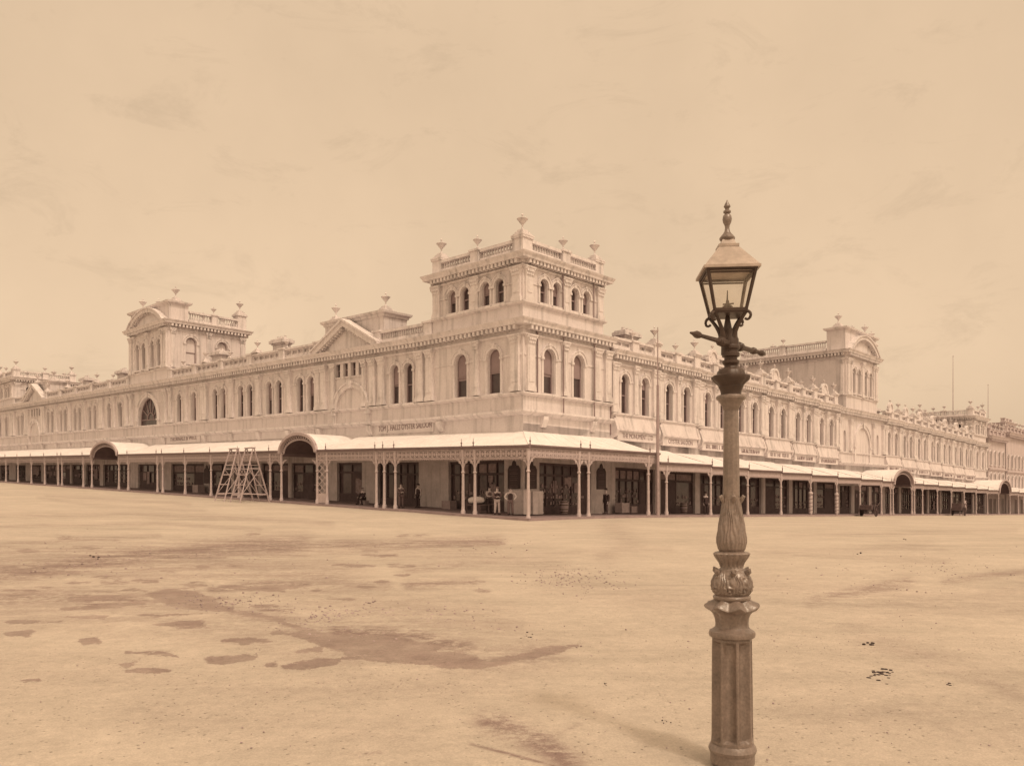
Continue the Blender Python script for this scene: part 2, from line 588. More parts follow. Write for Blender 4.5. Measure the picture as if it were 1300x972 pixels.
def make_ground():
    ys = np.concatenate([np.arange(1180, 1000, -14), np.arange(1000, 634, -1.5)])
    rad = np.concatenate([[0.4, 0.9, 1.6, 2.4], 1754.0 / (ys - 625.0), np.geomspace(210, 900, 14)])
    ang = np.concatenate([np.radians(np.arange(-38, 38.01, 0.2)), np.radians(np.arange(42, 321, 6.0))])
    na, nr = len(ang), len(rad)
    # constant-depth rows in front, circles elsewhere
    fac = np.where(np.abs(ang) < math.radians(38.5), 1.0 / np.cos(ang), 1.0 / math.cos(math.radians(38)))
    R = rad[:, None] * fac[None, :]
    X = R * np.sin(ang)[None, :]
    Y = R * np.cos(ang)[None, :]
    a = (X - W0[0]) * DL[0] + (Y - W0[1]) * DL[1]
    b = (X - W0[0]) * DR[0] + (Y - W0[1]) * DR[1]
    sp = lambda x, k: k * np.logaddexp(0, x / k)
    Z = 0.031 * sp(np.minimum(a, 150) + 7.0, 1.6) - 0.0185 * sp(np.minimum(b, 190) - 4.0, 2.5) - 0.05
    # low waves and ruts of an unmade street
    Z = Z + 0.012 * np.sin(X * 0.9 + 0.6 * Y) * np.sin(0.45 * Y - 0.3 * X) + 0.006 * np.sin(2.3 * X + 1.1 * np.sin(Y)) * np.cos(1.7 * Y)
    # stains
    with np.errstate(divide='ignore', invalid='ignore'):
        PX = 650 + 1032 * X / Y
        PY = 625 - 1032 * (Z - CAMZ) / Y
    PX = np.where(Y > 1.5, PX, -9999)
    PY = np.where(Y > 1.5, PY, -9999)
    wet = np.full(X.shape, -1.0)
    for poly in WET:
        d = segdist(poly, PX, PY)
        d = np.where(inside(poly, PX, PY), d, -d)
        wet = np.maximum(wet, np.clip(d / 8.0 + 0.15, -1.8, 1))
    damp = np.zeros(X.shape)
    for pts, hw, s in DAMP:
        d = segdist(pts, PX, PY, False)
        damp = np.maximum(damp, min(1.0, s * 1.25) * np.exp(-(d / (hw * 1.7)) ** 2 * 0.8))
    verts = np.stack([X, Y, Z], 2).reshape(-1, 3)
    verts = np.vstack([verts, [[0, 0, -0.05]]])
    i = np.arange(nr - 1)[:, None]
    j = np.arange(na)[None, :]
    j2 = (j + 1) % na
    q = np.stack([i * na + j, i * na + j2, (i + 1) * na + j2, (i + 1) * na + j], 2).reshape(-1, 4)[:, ::-1]
    c = len(verts) - 1
    tri = [(c, (k + 1) % na, k) for k in range(na)]
    me = bpy.data.meshes.new('street_ground')
    me.from_pydata(verts.tolist(), [], q.tolist() + tri)
    for nm, arr in (('wet', wet), ('damp', damp)):
        at = me.attributes.new(nm, 'FLOAT', 'POINT')
        at.data.foreach_set('value', np.append(arr.reshape(-1), -1.0 if nm == 'wet' else 0.0).astype(np.float32))
    for p in me.polygons:
        p.use_smooth = True
    m = bpy.data.materials.new('unmade_street')
    m.use_nodes = True
    nt = m.node_tree
    L = nt.links.new
    bs = nt.nodes['Principled BSDF']
    bs.inputs['Roughness'].default_value = 0.95
    bs.inputs['Specular IOR Level'].default_value = 0.15
    geo = nd(nt, 'ShaderNodeNewGeometry')

    def noise(scale, detail=5, rough=0.6, sc=None, rz=0.0):
        n = nd(nt, 'ShaderNodeTexNoise')
        n.inputs['Scale'].default_value = scale
        n.inputs['Detail'].default_value = detail
        n.inputs['Roughness'].default_value = rough
        if sc:
            mp = nd(nt, 'ShaderNodeMapping')
            mp.inputs['Scale'].default_value = sc
            mp.inputs['Rotation'].default_value = (0, 0, rz)
            L(geo.outputs['Position'], mp.inputs['Vector'])
            L(mp.outputs[0], n.inputs['Vector'])
        else:
            L(geo.outputs['Position'], n.inputs['Vector'])
        return n.outputs['Fac']

    def rng(x, a, b, c, d, smooth=False):
        r = nd(nt, 'ShaderNodeMapRange')
        if smooth:
            r.interpolation_type = 'SMOOTHSTEP'
        r.inputs[1].default_value = a
        r.inputs[2].default_value = b
        r.inputs[3].default_value = c
        r.inputs[4].default_value = d
        L(x, r.inputs[0])
        return r.outputs[0]

    def math2(op, x, y):
        r = nd(nt, 'ShaderNodeMath', operation=op)
        for k, t in enumerate((x, y)):
            if isinstance(t, (int, float)):
                r.inputs[k].default_value = t
            else:
                L(t, r.inputs[k])
        return r.outputs[0]

    big = rng(noise(0.22, 5), 0.3, 0.7, 0.90, 1.08)
    mid = rng(noise(1.5, 7, 0.75), 0.3, 0.7, 0.91, 1.07)
    fine = rng(noise(9, 9, 0.82), 0.3, 0.7, 0.84, 1.12)
    grit = rng(noise(60, 4, 0.8), 0.32, 0.68, 0.84, 1.14)
    tone = math2('MULTIPLY', math2('MULTIPLY', big, mid), math2('MULTIPLY', fine, grit))
    # wheel tracks along the two streets
    tr1 = rng(noise(1.0, 5, 0.65, (0.10, 1.5, 1.0), TH - PI / 2), 0.50, 0.72, 1.0, 0.78)
    tr2 = rng(noise(1.0, 5, 0.65, (0.08, 1.1, 1.0), TH), 0.52, 0.74, 1.0, 0.80)
    tm = rng(noise(0.09, 4, 0.6), 0.44, 0.62, 0.0, 1.0)
    trk = math2('MULTIPLY', tr1, tr2)
    trk = math2('SUBTRACT', 1.0, math2('MULTIPLY', math2('SUBTRACT', 1.0, trk), tm))
    tone = math2('MULTIPLY', tone, trk)
    crust = rng(math2('ADD', math2('MULTIPLY', noise(0.35, 10, 0.78, (0.7, 1.0, 1.0), 0.3), 0.7), math2('MULTIPLY', noise(3.1, 8, 0.8), 0.3)), 0.47, 0.56, 0.0, 1.0, True)
    tone = math2('MULTIPLY', tone, math2('SUBTRACT', 1.03, math2('MULTIPLY', crust, 0.045)))
    # gravel scatter: dark grains
    vo = nd(nt, 'ShaderNodeTexVoronoi')
    vo.inputs['Scale'].default_value = 13.0
    L(geo.outputs['Position'], vo.inputs['Vector'])
    dot = rng(vo.outputs['Distance'], 0.06, 0.16, 1.0, 0.0)
    pm = rng(noise(0.5, 6, 0.7), 0.46, 0.64, 0.05, 0.6)
    tone = math2('MULTIPLY', tone, math2('SUBTRACT', 1.0, math2('MULTIPLY', dot, pm)))
    aw = nd(nt, 'ShaderNodeAttribute', attribute_name='wet')
    ad = nd(nt, 'ShaderNodeAttribute', attribute_name='damp')
    en = math2('ADD', math2('MULTIPLY', math2('SUBTRACT', noise(3.0, 10, 0.8, (0.6, 0.5, 1.0)), 0.5), 4.6), math2('MULTIPLY', math2('SUBTRACT', noise(0.9, 3, 0.5), 0.5), 1.6))
    rim = rng(math2('ADD', aw.outputs['Fac'], math2('MULTIPLY', en, 0.6)), -1.0, 0.0, 0.0, 0.10, True)
    wetf = rng(math2('ADD', aw.outputs['Fac'], en), -0.14, 0.18, 0.0, 1.0, True)
    patch = rng(math2('ADD', math2('MULTIPLY', noise(0.9, 9, 0.8, (0.45, 1.2, 1.0), -0.1), 0.45), math2('MULTIPLY', noise(7.0, 9, 0.9), 0.55)), 0.43, 0.54, 0.0, 1.2)
    dampf = math2('MULTIPLY', ad.outputs['Fac'], patch)
    dk = math2('MAXIMUM', math2('MULTIPLY', wetf, rng(noise(1.6, 8, 0.75), 0.32, 0.68, 0.55, 0.95)), math2('MAXIMUM', dampf, rim))
    mixc = nd(nt, 'ShaderNodeMix', data_type='RGBA')
    mixc.inputs['A'].default_value = (0.515, 0.455, 0.395, 1)
    mixc.inputs['B'].default_value = (0.255, 0.192, 0.178, 1)
    L(dk, mixc.inputs['Factor'])
    vm = nd(nt, 'ShaderNodeVectorMath', operation='SCALE')
    L(mixc.outputs['Result'], vm.inputs[0])
    L(tone, vm.inputs['Scale'])
    L(vm.outputs[0], bs.inputs['Base Color'])
    bp = nd(nt, 'ShaderNodeBump')
    bp.inputs['Strength'].default_value = 0.8
    bp.inputs['Distance'].default_value = 0.03
    hh = math2('ADD', noise(6, 8, 0.75), math2('MULTIPLY', dot, 0.6))
    L(hh, bp.inputs['Height'])
    L(bp.outputs[0], bs.inputs['Normal'])
    me.materials.append(m)
    o = place('ground', me)
    o['kind'] = 'structure'
    return o


make_ground()

# footpath slab with kerb, along both fronts
VER = 4.0
def footpath():
    prof_w = 4.35
    top, ker = MB(), MB()
    stepsL = [112 - i * 4 for i in range(0, 29)]
    ptsL = [a for a in stepsL if a > -prof_w + 1] + [-prof_w]
    ptsR = [-prof_w] + [a for a in range(-2, 175, 4)]

    def zz(x, y):
        return ground_z(x, y) + 0.15

    def edge(T, n, a):
        return T(a, n)
    outer = [PL(a, prof_w) for a in ptsL] + [PR(a, prof_w) for a in ptsR[1:]]
    inner = [PL(max(a, 0), -0.2) for a in ptsL] + [PR(max(a, 0), -0.2) for a in ptsR[1:]]

    def off(p, q, t):
        return (p[0] + (q[0] - p[0]) * t, p[1] + (q[1] - p[1]) * t)
    n = len(outer)
    midl = [PL(max(a, -prof_w + 0.3) , prof_w - 0.3) for a in ptsL] + [PR(max(a, -prof_w + 0.3), prof_w - 0.3) for a in ptsR[1:]]
    for i in range(n - 1):
        zo = [zz(*outer[i]), zz(*outer[i + 1])]
        ker.add([(*outer[i], zo[0] - 0.35), (*outer[i + 1], zo[1] - 0.35), (*outer[i + 1], zo[1]), (*outer[i], zo[0]),
                 (*midl[i], zo[0] + 0.003), (*midl[i + 1], zo[1] + 0.003)], [(0, 1, 2, 3), (3, 2, 5, 4)])
        zi = [zo[0] + 0.05, zo[1] + 0.05]
        top.add([(*midl[i], zo[0] + 0.003), (*midl[i + 1], zo[1] + 0.003), (*inner[i + 1], zi[1]), (*inner[i], zi[0])], [(0, 1, 2, 3)])
    o = top.build('footpath', M['footpath'])
    o['kind'] = 'structure'
    k = ker.build('kerb', M['kerb'])
    k['kind'] = 'structure'


footpath()

# ------------------------------------------------------------------ market building
bld = thing('market_building', 'long two storey pale market building with corner tower, arched windows and urns along its parapet', 'building', ROOT)


def rel(p, z=0.0):
    return (p[0] - ROOT[0], p[1] - ROOT[1], z)


NS = 10


def arch_pts(ac, r, zs, n=NS, full=True):
    return [(ac - r * math.cos(PI * i / n), zs + r * math.sin(PI * i / n)) for i in range(n + 1)]


def wall(mb, T, a0, a1, z0, z1, ops, rd=0.42):
    """front sheet of a wall with openings (centre, width, sill, head, arched) and their reveals"""
    ops = sorted(ops)
    cur = a0
    q4 = [(0, 1, 2, 3)]
    for (ac, wd, zs, zh, ar) in ops:
        l, r = ac - wd / 2, ac + wd / 2
        if l > cur:
            mb.add([T(cur, 0, z0), T(l, 0, z0), T(l, 0, z1), T(cur, 0, z1)], q4)
        if zs > z0:
            mb.add([T(l, 0, z0), T(r, 0, z0), T(r, 0, zs), T(l, 0, zs)], q4)
        if ar:
            pts = arch_pts(ac, wd / 2, zh - wd / 2)
        else:
            pts = [(l, zh), (r, zh)]
        for (p, q) in zip(pts[:-1], pts[1:]):
            mb.add([T(p[0], 0, p[1]), T(q[0], 0, q[1]), T(q[0], 0, z1), T(p[0], 0, z1)], q4)
            mb.add([T(p[0], 0, p[1]), T(q[0], 0, q[1]), T(q[0], -rd, q[1]), T(p[0], -rd, p[1])], q4)
        zt = pts[0][1]
        for x in (l, r):
            mb.add([T(x, 0, zs), T(x, 0, zt), T(x, -rd, zt), T(x, -rd, zs)], q4)
        mb.add([T(l, 0, zs), T(r, 0, zs), T(r, -rd, zs), T(l, -rd, zs)], q4)
        cur = r
    if cur < a1:
        mb.add([T(cur, 0, z0), T(a1, 0, z0), T(a1, 0, z1), T(cur, 0, z1)], q4)


# ---- window prototypes, local x right, y into the wall, z up from the sill
WIN = {}


def window_proto(key, wd, h, arched=True, surround=True, sash=0.47, blind=0.0):
    hw = wd / 2 + 0.01
    zs = h - wd / 2 if arched else h
    d0 = 0.24
    f = MB()
    if arched:
        o = [(-hw, -0.02)] + arch_pts(0, hw, zs) + [(hw, -0.02)]
        i = [(-hw + 0.075, 0.06)] + arch_pts(0, hw - 0.075, zs) + [(hw - 0.075, 0.06)]
    else:
        o = [(-hw, -0.02), (-hw, zs + 0.01), (hw, zs + 0.01), (hw, -0.02)]
        i = [(-hw + 0.075, 0.06), (-hw + 0.075, zs - 0.075), (hw - 0.075, zs - 0.075), (hw - 0.075, 0.06)]
    f.strip_az(T0, o, i, d0, d0 + 0.09)
    f.box(T0, -hw + 0.07, hw - 0.07, d0, d0 + 0.085, -0.02, 0.10)
    zm = h * sash
    f.box(T0, -hw + 0.07, hw - 0.07, d0 - 0.03, d0 + 0.08, zm - 0.045, zm + 0.045)
    # lower sash stands a little forward
    f.box(T0, -hw + 0.07, -hw + 0.12, d0 - 0.01, d0 + 0.06, 0.1, zm - 0.045)
    f.box(T0, hw - 0.12, hw - 0.07, d0 - 0.01, d0 + 0.06, 0.1, zm - 0.045)
    p = MB()
    p.prism_az(T0, [(-hw + 0.05, 0.04)] + (arch_pts(0, hw - 0.05, zs) if arched else [(-hw + 0.05, zs - 0.04), (hw - 0.05, zs - 0.04)]) + [(hw - 0.05, 0.04)], d0 + 0.05, d0 + 0.065)
    s = MB()
    if surround and arched:
        so, si = arch_pts(0, hw + 0.24, zs), arch_pts(0, hw + 0.03, zs)
        s.strip_az(T0, so, si, -0.11, 0.012)
        so, si = arch_pts(0, hw + 0.29, zs), arch_pts(0, hw + 0.24, zs)
        s.strip_az(T0, so, si, -0.17, 0.014)
        s.prism_az(T0, [(-0.10, zs + hw - 0.0), (-0.15, zs + hw + 0.36), (0.15, zs + hw + 0.36), (0.10, zs + hw)], -0.15, 0.013)
        for sx in (-1, 1):
            x0, x1 = sorted((sx * (hw + 0.02), sx * (hw + 0.20)))
            s.box(T0, x0, x1, -0.08, 0.011, 0.0, zs - 0.16)
            x0, x1 = sorted((sx * (hw + 0.0), sx * (hw + 0.27)))
            s.box(T0, x0, x1, -0.16, 0.012, zs - 0.16, zs)
        s.box(T0, -hw - 0.2, hw + 0.2, -0.2, 0.2, -0.13, -0.003)
    elif surround:
        s.box(T0, -hw - 0.1, hw + 0.1, -0.08, 0.2, -0.1, -0.003)
    b = None
    if blind > 0:
        b = MB()
        zb = h * (1 - blind)
        if zb < zs:
            b.prism_az(T0, [(-hw + 0.08, zb)] + (arch_pts(0, hw - 0.08, zs) if arched else [(-hw + 0.08, zs - 0.08), (hw - 0.08, zs - 0.08)]) + [(hw - 0.08, zb)], d0 + 0.035, d0 + 0.046)
    WIN[key] = (f.mesh('window', M['frame']), p.mesh('pane', M['glass']), s.mesh('surround', M['trim']) if s.v else None, b.mesh('blind', M['blind']) if b is not None and b.v else None)


window_proto('tower', 1.2, 3.05, blind=0.53)
window_proto('towerB', 1.2, 3.05, blind=0.60)
window_proto('pair', 0.95, 3.0)
window_proto('pairB', 0.95, 3.0, blind=0.5)
window_proto('unit', 0.98, 3.0, blind=0.0)
window_proto('unitB', 0.98, 3.0, blind=0.52)
window_proto('pairC', 0.95, 3.0, blind=0.28)
window_proto('pairD', 0.95, 3.0, blind=0.72)
window_proto('unitC', 0.98, 3.0, blind=0.3)
window_proto('unitD', 0.98, 3.0, blind=0.8)
window_proto('upper', 0.8, 1.65, sash=0.5)
window_proto('upperB', 0.8, 1.65, sash=0.5, blind=0.45)
window_proto('pav', 0.82, 3.0)
window_proto('side', 1.25, 3.1, blind=0.95)
f_, p_, s_, b_ = WIN['side']
b_.materials.clear()
b_.materials.append(M['stone'])
window_proto('slot', 0.62, 1.2, arched=False, sash=0.5)


def win(key, loc, rz, parent=None):
    f, p, s, b = WIN[key]
    o = place('window', f, parent or bld, loc, rz)
    place('pane', p, o)
    if s:
        place('surround', s, o)
    if b:
        place('blind', b, o)
    return o


def winL(key, a, zs):
    win(key, TL(a, 0, zs), ROTL)


# ---- generic mouldings
def imposts(mb, T, a0, a1, ops, prof):
    cur = a0
    for o in sorted(ops):
        l, r = o[0] - o[1] / 2 - 0.2, o[0] + o[1] / 2 + 0.2
        if l > cur + 0.05:
            mb.prism_wz(T, prof, cur, l)
        cur = r
    if a1 > cur + 0.05:
        mb.prism_wz(T, prof, cur, a1)


def cornice_prof(z, s=1.0):
    return [(0.0, z - 0.62 * s), (0.10 * s, z - 0.58 * s), (0.12 * s, z - 0.40 * s), (0.52 * s, z - 0.36 * s), (0.55 * s, z - 0.22 * s),
            (0.64 * s, z - 0.09 * s), (0.68 * s, z), (0.25 * s, z + 0.04), (0.0, z + 0.05)]


def string_prof(z, d=0.14, h=0.2):
    return [(0.0, z - h), (d * 0.5, z - h * 0.8), (d, z - h * 0.35), (d, z), (0.0, z + 0.03)]


def dentils(mb, T, a0, a1, z, s=1.0, step=0.42):
    n = max(1, int((a1 - a0) / step))
    for i in range(n):
        a = a0 + (i + 0.5) * (a1 - a0) / n
        mb.box(T, a - 0.105 * s, a + 0.105 * s, 0.05, 0.47 * s, z - 0.66 * s, z - 0.375 * s)


def balusters(mb, T, a0, a1, z0, z1, w=-0.2, step=0.26):
    n = max(2, int((a1 - a0) / step))
    h = z1 - z0
    prof = [(0.08, 0), (0.09, 0.1 * h), (0.11, 0.3 * h), (0.07, 0.6 * h), (0.085, 0.9 * h), (0.085, h)]
    for i in range(n):
        a = a0 + (i + 0.5) * (a1 - a0) / n
        c = T(a, w, z0)
        mb.lathe(prof, 6, c)


def parapet_run(mb, T, a0, a1, z, h=1.05, slit=False, w=-0.2, t=0.2):
    """plinth, top rail and balusters (or a slotted panel) between pedestals"""
    mb.box(T, a0, a1, w - t, w + t, z, z + (0.22 if slit else 0.36))
    mb.box(T, a0, a1, w - t - 0.05, w + t + 0.06, z + h - (0.17 if slit else 0.2), z + h)
    if slit:
        mb.box(T, a0, a1, w - 0.1, w + 0.1, z + 0.22, z + 0.44)
        mb.box(T, a0, a1, w - 0.1, w + 0.1, z + h - 0.30, z + h - 0.17)
        mb.box(T, a0 + 0.05, a1 - 0.05, w - 0.16, w - 0.1, z + 0.44, z + h - 0.3)
        n = max(1, int((a1 - a0) / 0.9))
        for i in range(n + 1):
            a = a0 + 0.06 + i * (a1 - a0 - 0.12) / n
            mb.box(T, a - 0.06, a + 0.06, w - 0.1, w + 0.1, z + 0.44, z + h - 0.3)
    else:
        balusters(mb, T, a0 + 0.05, a1 - 0.05, z + 0.36, z + h - 0.2, w)


def pedestal(mb, T, a, z, h=1.12, hw=0.42, w=-0.2, dw=0.34):
    mb.box(T, a - hw, a + hw, w - dw, w + dw, z, z + h - 0.14)
    mb.box(T, a - hw - 0.05, a + hw + 0.05, w - dw - 0.05, w + dw + 0.05, z + 0.001, z + 0.2)
    mb.box(T, a - hw - 0.09, a + hw + 0.09, w - dw - 0.09, w + dw + 0.09, z + h - 0.14, z + h)


# urns: a stepped cap with a vase, and a plain small vase
def urn_mesh(big):
    m = MB()
    if big:
        for hw, z0, z1 in ((0.62, 0, 0.10), (0.50, 0.10, 0.22), (0.40, 0.22, 0.36), (0.28, 0.36, 0.52)):
            m.box(T0, -hw, hw, -hw, hw, z0, z1)
        o = 0.52
        k = 1.0
    else:
        m.box(T0, -0.26, 0.26, -0.26, 0.26, 0, 0.08)
        o = 0.08
        k = 0.8
    prof = [(0.16, 0), (0.09, 0.10), (0.055, 0.24), (0.055, 0.36), (0.10, 0.42), (0.22, 0.56), (0.34, 0.72), (0.37, 0.76), (0.42, 0.79), (0.42, 0.83), (0.24, 0.86),
            (0.10, 0.89), (0.045, 0.94), (0.035, 1.02), (0.075, 1.07), (0.085, 1.12), (0.05, 1.17), (0.015, 1.24)]
    m.lathe([(r * k, z * k) for r, z in prof], 12, (0, 0, o))
    return m.mesh('urn', M['trim'], True)


URN = {True: urn_mesh(True), False: urn_mesh(False)}


def urn(loc, big=True, rz=ROTR, s=1.0):
    place('urn', URN[big], bld, loc, rz, s * (0.92 if big else 0.85))


# pilasters
def pilaster_mesh(h, pw=0.72, d=0.14):
    d *= 1.6
    m = MB()
    x = pw / 2
    m.box(T0, -x - 0.07, x + 0.07, -d - 0.06, 0.01, 0, 0.28)
    m.box(T0, -x - 0.03, x + 0.03, -d - 0.03, 0.011, 0.28, 0.40)
    m.box(T0, -x, x, -d, 0.012, 0.40, h - 0.62)
    m.box(T0, -x + 0.12, x - 0.12, -d - 0.03, -d + 0.01, 0.62, h - 0.85)
    # leafy capital: flaring block with lobes
    m.add([(-x - 0.0, -d, h - 0.62), (x, -d, h - 0.62), (x + 0.12, -d - 0.12, h - 0.1), (-x - 0.12, -d - 0.12, h - 0.1),
           (-x, 0.01, h - 0.62), (x, 0.01, h - 0.62), (x + 0.12, 0.01, h - 0.1), (-x - 0.12, 0.01, h - 0.1)],
          [(0, 1, 2, 3), (1, 5, 6, 2), (4, 0, 3, 7), (3, 2, 6, 7), (0, 4, 5, 1)])
    for r_ in range(2):
        for i in range(4):
            cx = -x + (i + 0.5) * pw / 4
            zz = h - 0.58 + r_ * 0.22
            dd = d + 0.02 + r_ * 0.05
            m.prism_az(T0, [(cx - 0.07, zz), (cx - 0.08, zz + 0.13), (cx, zz + 0.2), (cx + 0.08, zz + 0.13), (cx + 0.07, zz)], -dd - 0.05, -dd + 0.03)
    for sx in (-1, 1):
        m.lathe([(0.0, -0.02), (0.1, -0.02), (0.1, 0.08), (0.0, 0.08)], 8, (sx * (x + 0.06), -d - 0.06, h - 0.2))
    m.box(T0, -x - 0.16, x + 0.16, -d - 0.16, 0.013, h - 0.1, h)
    return m.mesh('pilaster', M['trim'])


PIL = {'main': pilaster_mesh(3.75), 'slim': pilaster_mesh(3.75, 0.46, 0.12), 'upper': pilaster_mesh(2.35, 0.7, 0.1), 'pav': pilaster_mesh(4.3, 0.75, 0.12), 'pavslim': pilaster_mesh(4.3, 0.4, 0.10)}


def pil(key, T, a, z, rz):
    place('pilaster', PIL[key], bld, T(a, 0, z), rz)


# ============ left hand wing and corner tower, lower storeys
ZS, ZH = 8.42, 11.45          # sill and head
ops = []
LW = []                       # (centre, key)
LW += [(2.65, 'tower'), (5.9, 'towerB'), (12.4 - 0.8, 'pairB'), (12.4 + 0.8, 'pairB')]
for i, c in enumerate((25.4, 30.5, 35.6, 40.7)):
    LW += [(c - 0.83, 'pairB' if i == 1 else 'pair'), (c + 0.83, 'pair')]
LW += [(46.05, 'pair'), (49.4, 'pairB'), (64.8, 'pair'), (68.15, 'pair')]
for i, c in enumerate((73.5, 78.6, 83.7, 88.8)):
    LW += [(c - 0.83, 'pair'), (c + 0.83, 'pairB' if i == 2 else 'pair')]
LW += [(100.9, 'pair'), (102.5, 'pair'), (108.3, 'tower'), (111.5, 'tower')]
wrnd = random.Random(3)
for a, k in LW:
    wd = 1.2 if k.startswith('tower') else 0.95
    ops.append((a, wd, ZS, ZS + (3.05 if wd > 1 else 3.0), True))
    if k in ('pair', 'pairB'):
        k = wrnd.choice(('pair', 'pair', 'pair', 'pair', 'pairB', 'pairC'))
    winL(k, a, ZS)
for c in (19.1, 95.0):       # little square lights under the gables
    for i in range(4):
        a = c + (i - 1.5) * 1.06
        ops.append((a, 0.62, 11.0, 12.2, False))
        winL('slot', a, 11.0)
mb = MB()
arches = [(57.1, 5.0, ZS - 0.3, 11.5, True)]
# far openings of upper wall; wall is sheared with the street so split where the slope starts
wall(mb, TL, 0, 9.5, 5.2, 13.2, [o for o in ops if o[0] < 9.5])
wall(mb, TL, 9.5, 114.2, 5.2, 13.2, [o for o in ops if o[0] > 9.5] + arches)
# end return wall
mb.add([TL(114.2, 0, -2), TL(114.2, -12, -2), TL(114.2, -12, 13.2), TL(114.2, 0, 13.2)], [(0, 1, 2, 3)])
mb.build('wall', M['stone'], bld)

PATHL = [rel(PL(114.2, 0), sL(114.2)), rel(PL(9.5, 0)), rel(PL(0, 0)), rel(PR(9.85, 0))]
mb = MB()
mb.sweep(PATHL, cornice_prof(13.15))
dentils(mb, TL, 0.2, 114, 13.15)
dentils(mb, TR, 0.2, 9.8, 13.15)
mb.sweep(PATHL, string_prof(12.25, 0.17, 0.16))
mb.build('cornice', M['trim'], bld)
mb = MB()
mb.sweep(PATHL, string_prof(ZS - 0.08, 0.26, 0.24))
mb.sweep(PATHL, string_prof(7.18, 0.42, 0.38))
IMP = [(0.0, 10.78), (0.05, 10.80), (0.05, 10.90), (0.0, 10.92)]
imposts(mb, TL, 0.1, 9.5, [o for o in ops if o[4] and o[0] < 9.5], IMP)
imposts(mb, TL, 9.5, 114.0, [o for o in ops if o[4] and o[0] > 9.5] + arches + [(18.75, 5.0, 0, 0, True), (95.2, 5.0, 0, 0, True)], IMP)
imposts(mb, TR, 0.1, 9.8, [(2.65, 1.2, 0, 0, True), (5.9, 1.2, 0, 0, True)], IMP)
mb.build('string_course', M['trim'], bld)

# pilasters of the left wing
for a in (0.62, 9.1):
    pil('main', TL, a, ZS, ROTL)
for a in (10.2, 14.75, 15.9, 22.6, 23.4, 27.95, 33.05, 38.15, 43.3, 44.0, 51.3, 52.6, 61.6, 62.9, 70.2, 70.9, 76.05, 81.15, 86.25, 91.0, 91.9, 98.2, 99.0, 104.4, 105.5, 113.4):
    pil('main', TL, a, ZS, ROTL)
for a in (4.28, 17.0, 21.2, 47.7, 66.5):
    pil('slim', TL, a, ZS, ROTL)

# blind and glazed arches with deep archivolts
def archivolt(T, c, r, zs, zb, name='archway', wd=0.42, pr=0.18):
    m = MB()
    o = [(c - r - wd, zb)] + arch_pts(c, r + wd, zs, 20) + [(c + r + wd, zb)]
    i = [(c - r, zb)] + arch_pts(c, r, zs, 20) + [(c + r, zb)]
    m.strip_az(T, o, i, -0.03, pr)
    o2 = arch_pts(c, r + wd + 0.08, zs, 20)
    i2 = arch_pts(c, r + wd - 0.06, zs, 20)
    m.strip_az(T, o2, i2, -0.02, pr + 0.08)
    m.box(T, c - r - wd - 0.1, c - r + 0.03, -0.02, pr + 0.1, zs - 0.16, zs + 0.02)
    m.box(T, c + r - 0.03, c + r + wd + 0.1, -0.02, pr + 0.1, zs - 0.16, zs + 0.02)
    m.prism_az(T, [(c - 0.2, zs + r - 0.05), (c - 0.3, zs + r + wd + 0.15), (c + 0.3, zs + r + wd + 0.15), (c + 0.2, zs + r - 0.05)], -0.02, pr + 0.16)
    return m.build(name, M['trim'], bld)


archivolt(TL, 18.75, 2.05, 8.0, 7.2)
archivolt(TL, 95.2, 2.05, 8.0, 7.2)
archivolt(TL, 57.1, 2.5, 9.0, 8.1)
# fanlight behind the big open arch
f, p = MB(), MB()
z0 = 9.0
p.prism_az(TL, [(57.1 - 2.55, 8.1)] + arch_pts(57.1, 2.55, z0, 16) + [(57.1 + 2.55, 8.1)], -0.34, -0.30)
f.strip_az(TL, [(54.55, 8.1)] + arch_pts(57.1, 2.55, z0, 16) + [(59.65, 8.1)], [(54.7, 8.1)] + arch_pts(57.1, 2.4, z0, 16) + [(59.5, 8.1)], -0.36, -0.2)
for t in (30, 60, 90, 120, 150):
    c, s_ = math.cos(math.radians(t)), math.sin(math.radians(t))
    f.prism_az(TL, [(57.1 + 0.8 * c - 0.04 * s_, z0 + 0.8 * s_ + 0.04 * c), (57.1 + 2.45 * c - 0.04 * s_, z0 + 2.45 * s_ + 0.04 * c),
                    (57.1 + 2.45 * c + 0.04 * s_, z0 + 2.45 * s_ - 0.04 * c), (57.1 + 0.8 * c + 0.04 * s_, z0 + 0.8 * s_ - 0.04 * c)], -0.30, -0.22)
f.strip_az(TL, arch_pts(57.1, 0.85, z0), arch_pts(57.1, 0.75, z0), -0.3, -0.215)
f.box(TL, 54.6, 59.6, -0.3, -0.21, z0 - 0.05, z0 + 0.05)
fo = f.build('fanlight', M['frame'], bld)
p.build('pane', M['glass'], fo)

# parapet of the left wing
segs = [(9.4, 15.4, False), (23.6, 51.6, True), (62.6, 90.6, True), (99.6, 104.6, False)]
for a0, a1, slit in segs:
    n = max(1, round((a1 - a0) / 5.1))
    mb = MB()
    for i in range(n):
        x0, x1 = a0 + i * (a1 - a0) / n, a0 + (i + 1) * (a1 - a0) / n
        parapet_run(mb, TL, x0 + 0.4, x1 - 0.4, 13.2, 1.05, slit)
        pedestal(mb, TL, x1, 13.2, 1.12)
    pedestal(mb, TL, a0, 13.2, 1.12)
    mb.build('balustrade', M['trim'], bld)
for a in (33.8, 44.0, 72.7, 82.8, 90.6):
    urn(TL(a, -0.2, 14.32), True, ROTL, 0.8)
for a in (28.7, 38.9, 49.0, 67.6, 77.7):
    urn(TL(a, -0.2, 14.32), False, ROTL, 0.9)

